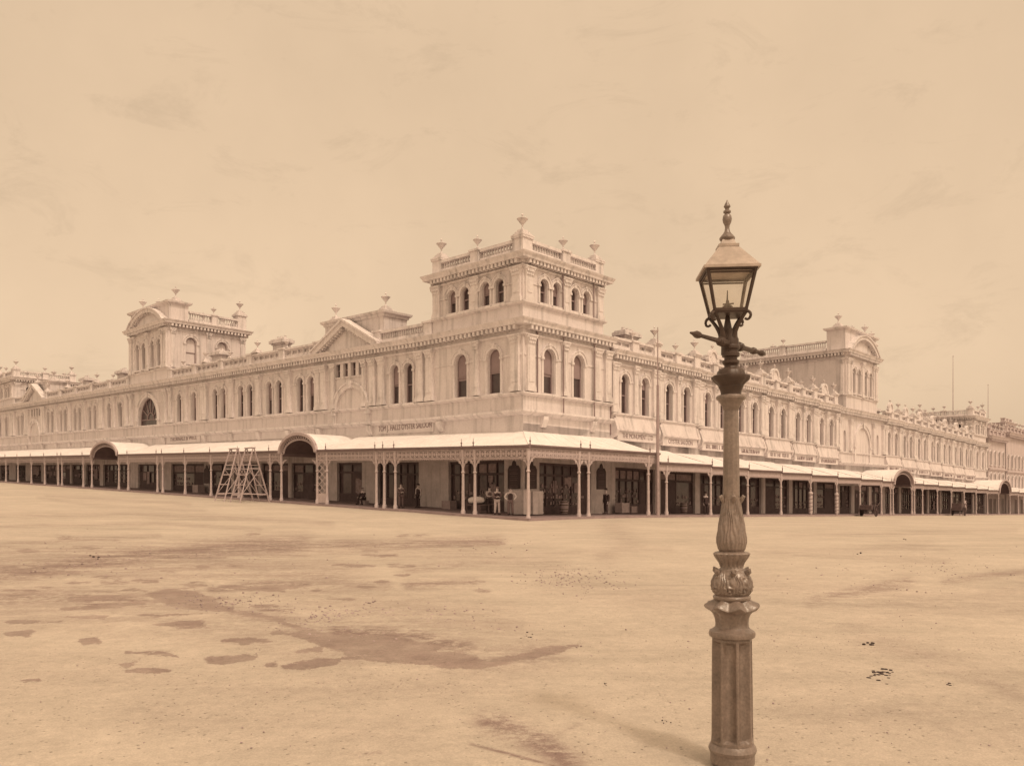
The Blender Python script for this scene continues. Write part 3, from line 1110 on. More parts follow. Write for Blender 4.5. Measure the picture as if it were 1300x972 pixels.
# gables with raised attic block behind
def gable(T, c, hw, z, h, name='pediment'):
    m = MB()
    m.prism_az(T, [(c - hw, z), (c + hw, z), (c, z + h - 0.25)], -0.3, 0.02)
    for sx in (-1, 1):
        x0, x1 = c + sx * (hw + 0.35), c
        dx = x0 - x1
        t = 0.42
        pts = [(x0, z + 0.0), (x0, z + 0.16), (x1, z + h + 0.2), (x1, z + h - 0.25), (x0 - sx * 0.75, z + 0.0)]
        m.prism_az(T, pts, -0.25, 0.5)
        pts = [(x0, z + 0.13), (x0, z + 0.26), (x1, z + h + 0.36), (x1, z + h + 0.17)]
        m.prism_az(T, pts, -0.27, 0.62)
        n = 12
        for i in range(1, n):
            u = i / n
            a = x0 - sx * 0.9 + (x1 - x0 + sx * 0.9) * u
            zz = z + 0.02 + (h - 0.36) * u
            m.box(T, a - 0.11, a + 0.11, 0.015, 0.36, zz - 0.1, zz + 0.14)
    return m.build(name, M['trim'], bld)


gable(TL, 19.4, 4.2, 13.2, 2.15)
gable(TL, 95.0, 4.2, 13.2, 2.15)
for c in (19.4, 95.0):
    mb = MB()
    mb.box(TL, c - 4.0, c + 4.0, -3.0, -0.62, 13.0, 15.75)
    mb.build('attic', M['stone'], bld)
    mb = MB()
    sh = sL(c)
    path = [rel(PL(c + 4.0, -0.62), sL(c + 4)), rel(PL(c - 4.0, -0.62), sL(c - 4)), rel(PL(c - 4.0, -3.0), sL(c - 4)), rel(PL(c + 4.0, -3.0), sL(c + 4))]
    mb.sweep(path, [(0.0, 15.55), (0.1, 15.6), (0.14, 15.75), (0.3, 15.85), (0.34, 16.02), (0.0, 16.06), (-1.0, 16.07)], True)
    mb.build('attic_cornice', M['trim'], bld)
    urn(TL(c - 3.4, -1.3, 16.05), True, ROTL)
    urn(TL(c + 3.4, -1.3, 16.05), True, ROTL)

# sign panels under the lower string course
def sign_text(body, T, a, w, z, h, rz, width, parent):
    cu = bpy.data.curves.new('lettering', 'FONT')
    cu.body = body
    cu.align_x = 'CENTER'
    cu.align_y = 'CENTER'
    cu.size = h * 1.4
    cu.extrude = 0.012
    tmp = bpy.data.objects.new('tmp_text', cu)
    COL.objects.link(tmp)
    dg = bpy.context.evaluated_depsgraph_get()
    dg.update()
    me = bpy.data.meshes.new_from_object(tmp.evaluated_get(dg))
    bpy.data.objects.remove(tmp)
    xs = [v.co.x for v in me.vertices]
    k = width / (max(xs) - min(xs))
    cx = (max(xs) + min(xs)) / 2
    for v in me.vertices:
        x, y, zz = (v.co.x - cx) * k, v.co.y, v.co.z
        v.co = (x, -zz, y)
    me.materials.clear()
    me.materials.append(M['letter'])
    return place('lettering', me, parent, T(a, w, z), rz)


def strokes(rnd, wd, h):
    """worn, unreadable painted lettering: upright strokes with short cross strokes"""
    m = MB()
    x = -wd / 2
    while x < wd / 2 - 0.2:
        lw = rnd.uniform(0.16, 0.27)
        if rnd.random() < 0.14:
            x += lw
            continue
        m.box(T0, x, x + 0.055, -0.02, 0.0, -h / 2, h / 2)
        k = rnd.random()
        if k < 0.7:
            z = rnd.choice((-h / 2 + 0.03, 0, h / 2 - 0.03))
            m.box(T0, x + 0.055, x + lw - 0.06, -0.019, 0.0, z - 0.03, z + 0.03)
        if k > 0.4:
            m.box(T0, x + lw - 0.085, x + lw - 0.03, -0.018, 0.0, -h / 2, h / 2 * rnd.choice((0, 1)))
        x += lw
    return m


for (a0, a1, txt) in ((8.75, 15.35, 'TOM J. HALLS OYSTER SALOON'), (44.6, 52.3, None), (24.0, 43.0, ''), (62.5, 90.0, '')):
    mb = MB()
    mb.box(TL, a0, a1, -0.02, 0.07, 6.25, 6.88)
    mb.box(TL, a0, a1, -0.02, 0.10, 6.17, 6.248)
    sp_ = mb.build('sign_panel', M['signpanel'], bld)
    c = (a0 + a1) / 2
    if txt:
        t = sign_text(txt, TL, c, 0.08, 6.62, 0.42, ROTL, a1 - a0 - 0.35, sp_)
    elif txt is None:
        sign_text('THORNALE & WELL', TL, c, 0.08, 6.62, 0.40, ROTL, a1 - a0 - 1.6, sp_)
# corbel blocks between sign panels
for a in (7.9, 16.2, 23.2, 28, 33, 38.1, 43.6, 52.9, 61.8, 70, 75.9, 81, 86, 91.5, 98.6):
    mb = MB()
    mb.prism_wz(TL, [(0, 6.1), (0.1, 6.1), (0.32, 6.6), (0.34, 6.86), (0, 6.86)], a - 0.3, a + 0.3)
    mb.build('corbel', M['trim'], bld)
for a in (2.0, 7.5):
    mb = MB()
    mb.prism_wz(TR, [(0, 6.1), (0.1, 6.1), (0.32, 6.6), (0.34, 6.86), (0, 6.86)], a - 0.25, a + 0.25)
    mb.build('corbel', M['trim'], bld)
for a, z0_, z1_, w_ in ((4.0, 7.2, 12.4, 0.2), (7.55, 7.2, 12.4, 0.2), (4.0, 14.4, 17.0, 0.14), (7.55, 14.4, 17.0, 0.14), (1.35, 8.4, 12.4, 0.1), (9.75, 6.0, 12.4, 0.06)):
    mb = MB()
    mb.tube([TR(a, w_, z0_), TR(a, w_, (z0_ + z1_) / 2), TR(a, w_, z1_)], 0.05, 6)
    mb.lathe([(0.05, 0), (0.15, 0.2), (0.15, 0.3), (0.03, 0.3)], 6, TR(a, w_, z1_))
    mb.build('drainpipe', M['frame'], bld)

# ============ corner tower, right face of main storey and both upper stages
mb = MB()
wall(mb, TR, 0, 9.85, 5.2, 13.2, [(2.65, 1.2, ZS, ZS + 3.05, True), (5.9, 1.2, ZS, ZS + 3.05, True)])
mb.add([TR(9.85, 0, 5), TR(9.85, -6, 5), TR(9.85, -6, 13.2), TR(9.85, 0, 13.2)], [(0, 1, 2, 3)])
mb.build('wall', M['stone'], bld)
win('towerB', TR(2.65, 0, ZS), ROTR)
win('tower', TR(5.9, 0, ZS), ROTR)
for a, k in ((0.62, 'main'), (4.28, 'slim'), (8.0, 'main'), (9.3, 'main')):
    pil(k, TR, a, ZS, ROTR)


def upper_tower(Pf, lo, hi, z, faces, dz=0.0):
    """square upper stage; Pf(a,w) plan function of the front it shares, running from lo to hi"""
    W = hi - lo
    left = Pf is PL
    c4 = [Pf(hi, -0.05), Pf(lo, -0.05), Pf(lo, -0.05 - W), Pf(hi, -0.05 - W)] if left else [Pf(lo, -0.05 - W), Pf(lo, -0.05), Pf(hi, -0.05), Pf(hi, -0.05 - W)]
    path = [rel(p) for p in c4]
    mb, tr, bal = MB(), MB(), MB()
    for i in range(4):
        p, q = path[i], path[(i + 1) % 4]
        dx, dy = (q[0] - p[0]) / W, (q[1] - p[1]) / W
        nx, ny = dy, -dx

        def T(a, w, zz, p=p, dx=dx, dy=dy, nx=nx, ny=ny):
            return (p[0] + dx * a + nx * w, p[1] + dy * a + ny * w, zz)
        rz = math.atan2(dy, dx)
        ops = []
        if i in faces:
            for c in (W / 2 - 1.68, W / 2 + 1.68):
                for s_ in (-0.67, 0.67):
                    ops.append((c + s_, 0.8, z + 1.35, z + 3.0, True))
                    win('upper' if (i + (s_ > 0)) % 2 else 'upperB', T(c + s_, 0, z + 1.35), rz)
            for a in (0.5, W / 2, W - 0.5):
                pil('upper' if abs(a - W / 2) > 1 else 'upper', T, a, z + 1.2, rz)
        wall(mb, T, 0, W, z - 1.5, z + 4.4, ops)
        imposts(tr, T, 0.1, W - 0.1, ops, [(0.0, z + 2.45), (0.05, z + 2.47), (0.05, z + 2.56), (0.0, z + 2.58)])
        dentils(tr, T, 0.1, W - 0.1, z + 4.35, 0.95, 0.36)
        parapet_run(bal, T, 0.9, W / 2 - 0.45, z + 4.4, 1.0)
        parapet_run(bal, T, W / 2 + 0.45, W - 0.9, z + 4.4, 1.0)
        pedestal(bal, T, W / 2, z + 4.4, 1.08, 0.4)
        urn(T(W / 2, -0.2, z + 5.48), False, rz, 1.15)
        pc = T(0.45, -0.45, 0)
        bal.box(T, -0.02, 0.92, -0.92, 0.02, z + 4.4, z + 5.45)
        bal.box(T, -0.10, 1.0, -1.0, 0.10, z + 5.45, z + 5.6)
        urn(T(0.45, -0.45, z + 5.58), True, rz, 1.0)
    tr.sweep(path, cornice_prof(z + 4.35, 1.0), True)
    tr.sweep(path, string_prof(z + 3.62, 0.14, 0.14), True)
    tr.sweep(path, string_prof(z + 1.22, 0.22, 0.22), True)
    t = mb.build('tower', M['stone'], bld)
    tr.build('tower_cornice', M['trim'], bld)
    bal.build('tower_balustrade', M['trim'], bld)
    rf = MB()
    rf.add([(q[0], q[1], z + 4.5) for q in path], [(0, 1, 2, 3)])
    rf.build('tower_roof', M['slate'], bld)


upper_tower(PL, 0.05, 8.95, 13.15, (0, 1, 3))
# the corner tower is centred on the corner: its right face shares PR
upper_tower(PL, 105.2, 114.1, 13.15 + sL(105), (0, 1))
upper_tower(PR, 113.9, 122.8, 10.35, (0, 1))


# ============ right hand wing: units that step down the hill
def zR(k):
    return 12.4 - 0.13 * k if k < 7 else 11.25 - 0.12 * (k - 7)


def aR(k):
    return 9.85 + 6.3 * k if k < 7 else 69.75 + 6.3 * (k - 7)


UL = 6.3
wl, co, st = MB(), MB(), MB()


def crest_mesh():
    m = MB()
    m.box(T0, -1.15, 1.15, -0.2, 0.2, 0, 0.14)
    m.box(T0, -0.85, 0.85, -0.16, 0.16, 0.14, 0.62)
    m.strip_az(T0, arch_pts(0, 0.9, 0.62, 14), arch_pts(0, 0.62, 0.62, 14), -0.24, 0.2)
    m.prism_az(T0, arch_pts(0, 0.66, 0.6, 14), -0.1, 0.12)
    for sx in (-1, 1):
        pts = [(sx * (0.95 + 0.26 * math.cos(t)), 0.40 + 0.26 * math.sin(t)) for t in [2 * PI * i / 10 for i in range(10)]]
        m.prism_az(T0, pts, -0.2, 0.16)
        pts = [(sx * (1.0 + 0.12 * math.cos(t)), 0.78 + 0.14 * math.sin(t)) for t in [2 * PI * i / 8 for i in range(8)]]
        m.prism_az(T0, pts, -0.16, 0.12)
    return m.mesh('crest', M['trim'])


CREST = crest_mesh()
rnd = random.Random(11)
for k in range(14):
    a0, a1, z = aR(k), aR(k) + UL, zR(k)
    c = (a0 + a1) / 2
    zh, zs = z - 1.68, z - 4.68
    oo = []
    for s_ in (-1.38, 1.38):
        oo.append((c + s_, 0.98, zs, zh, True))
        win(rnd.choice(('unit', 'unit', 'unit', 'unit', 'unitC', 'unitB')), TR(c + s_, 0, zs), ROTR)
    wall(wl, TR, a0, a1, z - 8.0, z + 0.02, oo)
    if k in (0, 7) or True:   # stepped side of each roof line
        wl.add([TR(a1, 0, z - 2), TR(a1, -1.0, z - 2), TR(a1, -1.0, z), TR(a1, 0, z)], [(0, 1, 2, 3)])
    path = [rel(PR(a0 + 0.002, 0)), rel(PR(a1 - 0.002, 0))]
    co.sweep(path, cornice_prof(z))
    dentils(co, TR, a0 + 0.05, a1 - 0.05, z, 1.0, 0.4)
    st.sweep(path, string_prof(z - 0.95, 0.16, 0.15))
    st.sweep(path, string_prof(zs - 0.03, 0.26, 0.24))
    imposts(st, TR, a0, a1, oo, [(0.0, zh - 0.62), (0.05, zh - 0.6), (0.05, zh - 0.5), (0.0, zh - 0.48)])
    # garlands in the frieze
    if k % 2 == 1:
        for g in range(4):
            gc = a0 + 1.0 + g * 1.43
            pts = [TR(gc + 0.5 * math.cos(t), 0.05, z - 0.68 + 0.16 * math.cos(t) ** 2) for t in [PI * i / 6 for i in range(7)]]
            st.tube(pts, [0.03, 0.06, 0.085, 0.095, 0.085, 0.06, 0.03], 6)
    bal = MB()
    parapet_run(bal, TR, a0 + 0.35, c - 0.45, z + 0.04, 1.0, True)
    parapet_run(bal, TR, c + 0.45, a1 - 0.45, z + 0.04, 1.0, True)
    pedestal(bal, TR, c, z + 0.04, 1.02, 0.42)
    pedestal(bal, TR, a1 - 0.05 if k not in (6, 13) else a1 - 0.5, z + 0.04, 1.2, 0.46)
    bal.build('balustrade', M['trim'], bld)
    urn(TR(a1 - 0.05 if k not in (6, 13) else a1 - 0.5, -0.2, z + 1.24), True, ROTR, 0.9)
    if k % 2 == 0 and k > 0 or k > 6:
        place('crest', CREST, bld, TR(c, -0.25, z + 1.05), ROTR, 0.82)
        urn(TR(c, -0.25, z + 2.24), False, ROTR, 0.6)
    else:
        urn(TR(c, -0.2, z + 1.06), False, ROTR, 1.0)
    pil('main' if k < 20 else 'slim', TR, a0 + 0.36, zs, ROTR)
    pil('slim', TR, c, zs, ROTR)
    pil('main', TR, a1 - 0.40, zs, ROTR)
    # canted hood with a sign board below
    hz = zs - 0.22
    hood = MB()
    hood.prism_wz(TR, [(0.0, hz), (0.12, hz), (0.36, hz - 0.98), (0.46, hz - 1.02), (0.46, hz - 1.14), (0.34, hz - 1.2), (0.0, hz - 1.2)], a0 + 0.42, a1 - 0.42)
    for x in (a0 + 0.16, a1 - 0.42):
        hood.prism_wz(TR, [(0.0, hz - 0.2), (0.18, hz - 0.2), (0.4, hz - 0.8), (0.5, hz - 1.1), (0.36, hz - 1.5), (0.0, hz - 1.75)], x + 0.002, x + 0.26)
    hood.build('hood', M['pierpale'], bld)
    b = MB()
    b.box(TR, a0 + 0.44, a1 - 0.44, 0.0, 0.30, hz - 1.86, hz - 1.21)
    sp_ = b.build('sign_board', M['signpanel'], bld)
    if k == 0:
        sign_text('THE MONUMENT LTD', TR, c, 0.308, hz - 1.5, 0.36, ROTR, 4.2, sp_)
    elif k == 1:
        sign_text('OYSTER SALOON', TR, c, 0.308, hz - 1.5, 0.36, ROTR, 3.8, sp_)
    else:
        st_ = strokes(rnd, 4.2, 0.34)
        place('lettering', st_.mesh('lettering', M['letter']), sp_, TR(c, 0.302, hz - 1.52), ROTR)
# clear the end of the wing
wl.add([TR(122.8, 0, -4), TR(122.8, -12, -4), TR(122.8, -12, 10.4), TR(122.8, 0, 10.4)], [(0, 1, 2, 3)])
# end bay below the far tower
wall(wl, TR, 113.85, 122.8, 2.0, 10.4, [(116.4, 1.2, 5.7, 8.7, True), (120.2, 1.2, 5.7, 8.7, True)])
win('tower', TR(116.4, 0, 5.7), ROTR)
win('tower', TR(120.2, 0, 5.7), ROTR)
path = [rel(PR(113.85, 0)), rel(PR(122.8, 0)), rel(PR(122.8, -9))]
co.sweep(path, cornice_prof(10.35))
dentils(co, TR, 113.9, 122.7, 10.35)
st.sweep(path, string_prof(5.6, 0.16, 0.2))
st.sweep(path, string_prof(4.4, 0.26, 0.3))
for a in (114.5, 118.3, 122.2):
    pil('main', TR, a, 5.7, ROTR)

# centre bay of the right wing
wall(wl, TR, 53.95, 69.75, 2.5, 11.6, [(56.3, 0.7, 6.5, 9.0, True), (67.4, 0.7, 6.5, 9.0, True)])
for a in (56.3, 67.4):
    mbn = MB()
    mbn.prism_az(TR, [(a - 0.36, 6.5)] + arch_pts(a, 0.36, 8.65) + [(a + 0.36, 6.5)], -0.36, -0.33)
    mbn.build('niche', M['stone'], bld)
path = [rel(PR(53.96, 0)), rel(PR(69.74, 0))]
co.sweep(path, cornice_prof(11.5))
dentils(co, TR, 54.0, 69.7, 11.5)
st.sweep(path, string_prof(6.45, 0.16, 0.2))
st.sweep(path, string_prof(5.3, 0.5, 0.4))
for a in (54.5, 58.0, 65.7, 69.2):
    pil('main', TR, a, 6.6, ROTR)
archivolt(TR, 61.85, 2.35, 7.2, 5.3)
wl.build('wall', M['stone'], bld)
co.build('cornice', M['trim'], bld)
st.build('string_course', M['trim'], bld)


# ============ pavilions with segmental gables over each front
def pavilion(Pf, lo, hi, depth, z, zc, zp, zsill, side_windows, zbase):
    W = hi - lo
    left = Pf is PL
    c4 = [Pf(hi, 0.03), Pf(lo, 0.03), Pf(lo, -depth), Pf(hi, -depth)] if left else [Pf(lo, -depth), Pf(lo, 0.03), Pf(hi, 0.03), Pf(hi, -depth)]
    path = [rel(p) for p in c4]
    mb, tr, bal = MB(), MB(), MB()
    front = 0 if left else 1
    side = 1 if left else 0
    for i in range(4):
        p, q = path[i], path[(i + 1) % 4]
        Ln = math.hypot(q[0] - p[0], q[1] - p[1])
        dx, dy = (q[0] - p[0]) / Ln, (q[1] - p[1]) / Ln
        nx, ny = dy, -dx

        def T(a, w, zz, p=p, dx=dx, dy=dy, nx=nx, ny=ny):
            return (p[0] + dx * a + nx * w, p[1] + dy * a + ny * w, zz)
        rz = math.atan2(dy, dx)
        ops = []
        if i == front:
            for c in (Ln / 2 - 1.95, Ln / 2 + 1.95):
                for s_ in (-0.85, 0.85):
                    ops.append((c + s_, 0.82, zsill, zsill + 3.0, True))
                    win('pav', T(c + s_, 0, zsill), rz)
            for a in (0.5, 1.35, Ln / 2, Ln - 1.35, Ln - 0.5):
                pil('pav' if abs(a - Ln / 2) < 1 or a in (0.5, Ln - 0.5) else 'pavslim', T, a, zsill - 0.3, rz)
        elif i == side and side_windows:
            for sx in side_windows:
                a = sx if left else Ln - sx
                ops.append((a, 1.25, zsill + 0.1, zsill + 3.2, True))
                win('side', T(a, 0, zsill + 0.1), rz)
            for a in (0.5, Ln / 2, Ln - 0.5):
                pil('pavslim', T, a, zsill - 0.3, rz)
        elif i == side:
            for a in (0.5, Ln - 0.5):
                pil('pavslim', T, a, zsill - 0.3, rz)
        wall(mb, T, 0, Ln, zbase, zc + 0.05, ops)
        dentils(tr, T, 0.1, Ln - 0.1, zc, 1.0, 0.4)
        hp = zp - zc - 0.05
        if i == front:
            # segmental gable: a raised parapet block with a bowed hood in front of it
            mb.box(T, 0.0, Ln, -2.3, -0.1, zc + 0.04, zp - 0.25)
            tr.sweep([T(0, -2.3, 0), T(0, -0.1, 0), T(Ln, -0.1, 0), T(Ln, -2.3, 0)], [(0, zp - 0.35), (0.12, zp - 0.3), (0.3, zp - 0.18), (0.34, zp), (-0.8, zp + 0.03)], True)
            half = Ln / 2 - 0.35
            rise = min(hp - 0.28, 2.1)
            R = (half * half + rise * rise) / (2 * rise)
            a_m = math.asin(half / R)
            def seg(rr, da=0.0):
                return [(Ln / 2 + rr * math.sin(-a_m + 2 * a_m * t / 16), zc + rise - R + rr * math.cos(-a_m + 2 * a_m * t / 16)) for t in range(17)]
            tr.strip_az(T, seg(R), seg(R - 0.42), -0.12, 0.5)
            tr.strip_az(T, seg(R + 0.12), seg(R - 0.02), -0.12, 0.62)
            for t in range(1, 24):
                an = -a_m + 2 * a_m * t / 24
                aa, zz = Ln / 2 + (R - 0.52) * math.sin(an), zc + rise - R + (R - 0.52) * math.cos(an)
                if zz > zc + 0.12:
                    tr.box(T, aa - 0.09, aa + 0.09, -0.05, 0.34, zz - 0.1, zz + 0.12)
            tr.prism_az(T, seg(R - 0.4), -0.15, 0.03)
            for a in (0.75, Ln / 2, Ln - 0.75):
                urn(T(a, -1.2, zp + 0.02), abs(a - Ln / 2) > 1, rz, 1.15 if abs(a - Ln / 2) > 1 else 1.2)
        else:
            s0, s1 = (2.4, Ln - 0.9) if i == (side if left else 3) else ((0.9, Ln - 2.4) if i in (side, 3, 1) else (0.9, Ln - 0.9))
            mid = (s0 + s1) / 2
            parapet_run(bal, T, s0, mid - 0.3, zc + 0.05, 1.25)
            parapet_run(bal, T, mid + 0.3, s1, zc + 0.05, 1.25)
            pedestal(bal, T, mid, zc + 0.05, 1.3, 0.35)
            urn(T(mid, -0.2, zc + 1.35), False, rz, 1.1)
            if i == 2:
                for a in (0.5, Ln - 0.5):
                    bal.box(T, a - 0.55, a + 0.55, -1.0, 0.06, zc + 0.05, zc + 1.75)
                    bal.box(T, a - 0.68, a + 0.68, -1.13, 0.19, zc + 1.75, zc + 1.92)
                    urn(T(a, -0.47, zc + 1.9), True, rz, 1.1)
    tr.sweep(path, cornice_prof(zc), True)
    tr.sweep(path, string_prof(zc - 0.95, 0.09, 0.14), True)
    tr.sweep(path, string_prof(zsill - 0.3, 0.12, 0.2), True)
    mb.build('pavilion', M['stone'], bld)
    tr.build('pavilion_cornice', M['trim'], bld)
    bal.build('pavilion_balustrade', M['trim'], bld)
    rf = MB()
    rf.add([(q[0], q[1], zc + 0.06) for q in path], [(0, 1, 2, 3)])
    rf.build('pavilion_roof', M['slate'], bld)


pavilion(PL, 52.1, 62.1, 9.2, 14.2, 20.6, 22.75, 15.75, (2.6, 6.3), 13.0)
pavilion(PR, 56.7, 67.0, 14.0, 11.6, 18.5, 21.2, 13.5, (), 10.5)

# chimneys
def chimney(T, a, w, z0, z1, lw=2.0):
    m = MB()
    m.box(T, a - lw / 2, a + lw / 2, w - 0.4, w + 0.4, z0, z1 - 0.55)
    m.box(T, a - lw / 2 - 0.1, a + lw / 2 + 0.1, w - 0.5, w + 0.5, z1 - 0.55, z1 - 0.42)
    m.box(T, a - lw / 2 - 0.28, a + lw / 2 + 0.28, w - 0.68, w + 0.68, z1 - 0.42, z1 - 0.14)
    m.box(T, a - lw / 2 - 0.16, a + lw / 2 + 0.16, w - 0.56, w + 0.56, z1 - 0.14, z1)
    for i in range(3):
        m.lathe([(0.16, 0), (0.13, 0.06), (0.12, 0.28), (0.15, 0.3)], 8, T(a - 0.6 + i * 0.6, w, z1))
    m.build('chimney', M['trim'], bld)


for a, z in ((16.6, 15.1), (31.2, 14.9), (43.6, 14.2), (49.5, 14.0), (75.5, 13.2), (88.0, 12.8), (100.5, 12.4), (109, 12.2)):
    chimney(TR, a, -3.2, 11.0, z, 1.9)
for a in (34.5, 46.8, 72.0, 84.5):
    chimney(TL, a, -3.2, 12.5, 16.1, 1.9)

# unseen roof slabs behind the parapets, added to block light
rf = MB()
rf.add([TL(a, w, 12.9) for a, w in ((9.5, 0), (114.1, 0), (114.1, -13), (0, -13))], [(0, 1, 2, 3)])
rf.add([TR(0, 0, 12.88), TR(9.8, 0, 12.88), TR(9.8, -13, 12.88), TR(0, -13, 12.88)], [(0, 1, 2, 3)])
for k in range(14):
    rf.add([TR(aR(k), -0.02, zR(k) - 0.2), TR(aR(k) + UL, -0.02, zR(k) - 0.2), TR(aR(k) + UL, -13, zR(k) - 0.2), TR(aR(k), -13, zR(k) - 0.2)], [(0, 1, 2, 3)])
rf.add([TR(53.95, -0.02, 11.3), TR(69.75, -0.02, 11.3), TR(69.75, -13, 11.3), TR(53.95, -13, 11.3)], [(0, 1, 2, 3)])
rf.add([TR(113.9, -0.02, 10.2), TR(122.7, -0.02, 10.2), TR(122.7, -13, 10.2), TR(113.9, -13, 10.2)], [(0, 1, 2, 3)])
rf.build('roof', M['slate'], bld)

# ============ ground storey: piers and shop fronts
ZG = 3.95
opsL = [(4.45, 5.5), (12.9, 4.9), (19.1, 3.4)]
for c in (25.4, 30.5, 35.6, 40.7):
    opsL.append((c, 4.55))
opsL += [(47.7, 7.4), (57.1, 5.6), (66.5, 7.4)]
for c in (73.5, 78.6, 83.7, 88.8, 94.9, 101.7, 109.5):
    opsL.append((c, 4.55))
opsR = [(4.5, 5.7)] + [(aR(k) + 3.3, 5.45) for k in range(14)] + [(61.85, 4.8), (56.6, 3.6), (67.0, 3.6), (118.3, 7.2)]
mb = MB()
wall(mb, TL, 0, 9.5, -1.5, 5.2, [(c, w_, -1.5, ZG - 0.05, False) for c, w_ in opsL if c < 9.5])
wall(mb, TL, 9.5, 114.2, -1.5, 5.2, [(c, w_, -1.5, ZG, False) for c, w_ in opsL if c > 9.5])


def TRg(a, w, z):
    q = TR(a, w, z)
    return (q[0], q[1], z + gR(a))


wall(mb, TRg, 0, 122.8, -1.5, 6.3, [(c, w_, -1.5, ZG - 0.2, False) for c, w_ in opsR])
mb.build('ground_storey_wall', M['pier'], bld)
rnd = random.Random(5)


def shopfront(T, c, w_, g, zt, dark=False):
    f, p, gd = MB(), MB(), MB()
    l, r = c - w_ / 2, c + w_ / 2
    bk = -0.30
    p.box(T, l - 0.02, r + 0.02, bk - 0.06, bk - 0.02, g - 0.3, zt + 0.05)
    rise = rnd.uniform(0.45, 0.75)
    trans = zt - rnd.uniform(0.75, 1.0)
    f.box(T, l, r, bk - 0.02, bk + 0.08, g - 0.2, g + rise)
    f.box(T, l, r, bk - 0.02, bk + 0.1, trans - 0.07, trans + 0.07)
    f.box(T, l, r, bk - 0.02, bk + 0.12, zt - 0.16, zt + 0.04)
    n = rnd.choice((2, 3, 4, 5, 6))
    style = rnd.random()
    dpos = rnd.randrange(n)
    for i in range(n + 1):
        a = l + 0.05 + i * (r - l - 0.1) / n
        f.box(T, a - 0.045, a + 0.045, bk - 0.018, bk + 0.07, g - 0.1, zt)
    d0 = l + 0.05 + dpos * (r - l - 0.1) / n
    dw = (r - l - 0.1) / n
    f.box(T, d0 + 0.05, d0 + dw - 0.05, bk - 0.017, bk + 0.05, g, trans - 0.1)
    for zp in (g + 0.35, g + 1.25):
        f.box(T, d0 + 0.15, d0 + dw - 0.15, bk + 0.05, bk + 0.065, zp, zp + 0.7)
    if style < 0.22:
        # half open shop: a deep dark bay hung with goods
        for i in range(rnd.randint(3, 7)):
            a = rnd.uniform(l + 0.3, r - 0.6)
            hh = rnd.uniform(0.3, 0.9)
            zz = rnd.uniform(g + 0.9, max(g + 1.0, trans - hh))
            gd.box(T, a, a + rnd.uniform(0.2, 0.5), bk - 0.015, bk + 0.06 + i * 0.004, zz, zz + hh)
    elif style > 0.86:
        # posters pasted over the boards
        for i in range(rnd.randint(2, 4)):
            a = rnd.uniform(l + 0.2, r - 1.2)
            gd.box(T, a, a + rnd.uniform(0.5, 1.0), bk + 0.08, bk + 0.105 + i * 0.004, g + rnd.uniform(0.5, 1.0), g + rnd.uniform(1.7, 2.3))
    if not dark:
        # goods on shelves behind the glass
        for sh in range(rnd.choice((2, 3, 4))):
            z = g + rise + 0.1 + sh * rnd.uniform(0.38, 0.5)
            if z > trans - 0.4:
                break
            a = l + 0.2
            while a < r - 0.3:
                ww, hh = rnd.uniform(0.05, 0.24), rnd.uniform(0.08, 0.3)
                if rnd.random() < 0.62 and not (d0 - 0.2 < a < d0 + dw + 0.05):
                    gd.box(T, a, a + ww, bk - 0.015, bk + 0.03 + rnd.random() * 0.02, z, z + hh)
                a += ww + rnd.uniform(0.02, 0.25)
        if rnd.random() < 0.6:      # pale blinds in the transom lights
            for i in range(n):
                a = l + 0.05 + i * (r - l - 0.1) / n
                if rnd.random() < 0.75:
                    gd.box(T, a + 0.08, a + (r - l - 0.1) / n - 0.08, bk - 0.016, bk + 0.012, trans + 0.1, zt - 0.22)
    o = f.build('shopfront', M['timber'], bld)
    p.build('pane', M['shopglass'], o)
    if gd.v:
        gd.build('shelf_goods', M['goods'], o)['kind'] = 'stuff'


for c, w_ in opsL:
    # level of the ground in the sheared frame
    shopfront(TL, c, w_, gL(c) - sL(c) + 0.14, ZG - (0.05 if c < 9.5 else 0.0), dark=c in (19.1, 57.1, 12.9))
for c, w_ in opsR:
    shopfront(TRg, c, w_, 0.26, ZG - 0.2)
# notice boards with arched tops on the piers by the corner
for T, a, rz in ((TL, 0.78, ROTL), (TR, 0.78, ROTR), (TR, 8.6, ROTR), (TL, 43.3, ROTL)):
    m = MB()
    for i, (hw, z1) in enumerate(((0.55, 3.75),)):
        poly = [(a - hw, 1.95), (a - hw, 3.25), (a - hw * 0.72, 3.48), (a - 0.2, 3.5), (a - 0.14, 3.72), (a, 3.84), (a + 0.14, 3.72), (a + 0.2, 3.5), (a + hw * 0.72, 3.48), (a + hw, 3.25), (a + hw, 1.95)]
        m.prism_az(T, poly, 0.005, 0.06)
    bo = m.build('notice_board', M['board'], bld)
    m = MB()
    for i in range(9):
        z = 2.05 + i * 0.145
        x = rnd.uniform(0.25, 0.46)
        m.box(T, a - x, a + x, 0.055, 0.066, z, z + 0.03 + 0.03 * (i % 3 == 0))
    m.build('lettering', M['mid_cloth'], bo)

# ------------------------------------------------------------------ verandah round both fronts
ver = thing('street_verandah', 'cast iron street verandah with lace frieze, slender posts and pale sloping roof', 'verandah', ROOT)


def zfL(a):
    return 4.49 + 0.0226 * (a + 4)


RSTEP = [-4.0, 10.1, 17.6, 23.85, 30.3, 36.85, 43.34, 49.9, 56.6, 60.6, 67.6, 71.9, 78.4, 85.0, 91.7, 98.4, 105.3, 112.8, 121.0, 127.5, 134, 140.5, 147, 153.5]


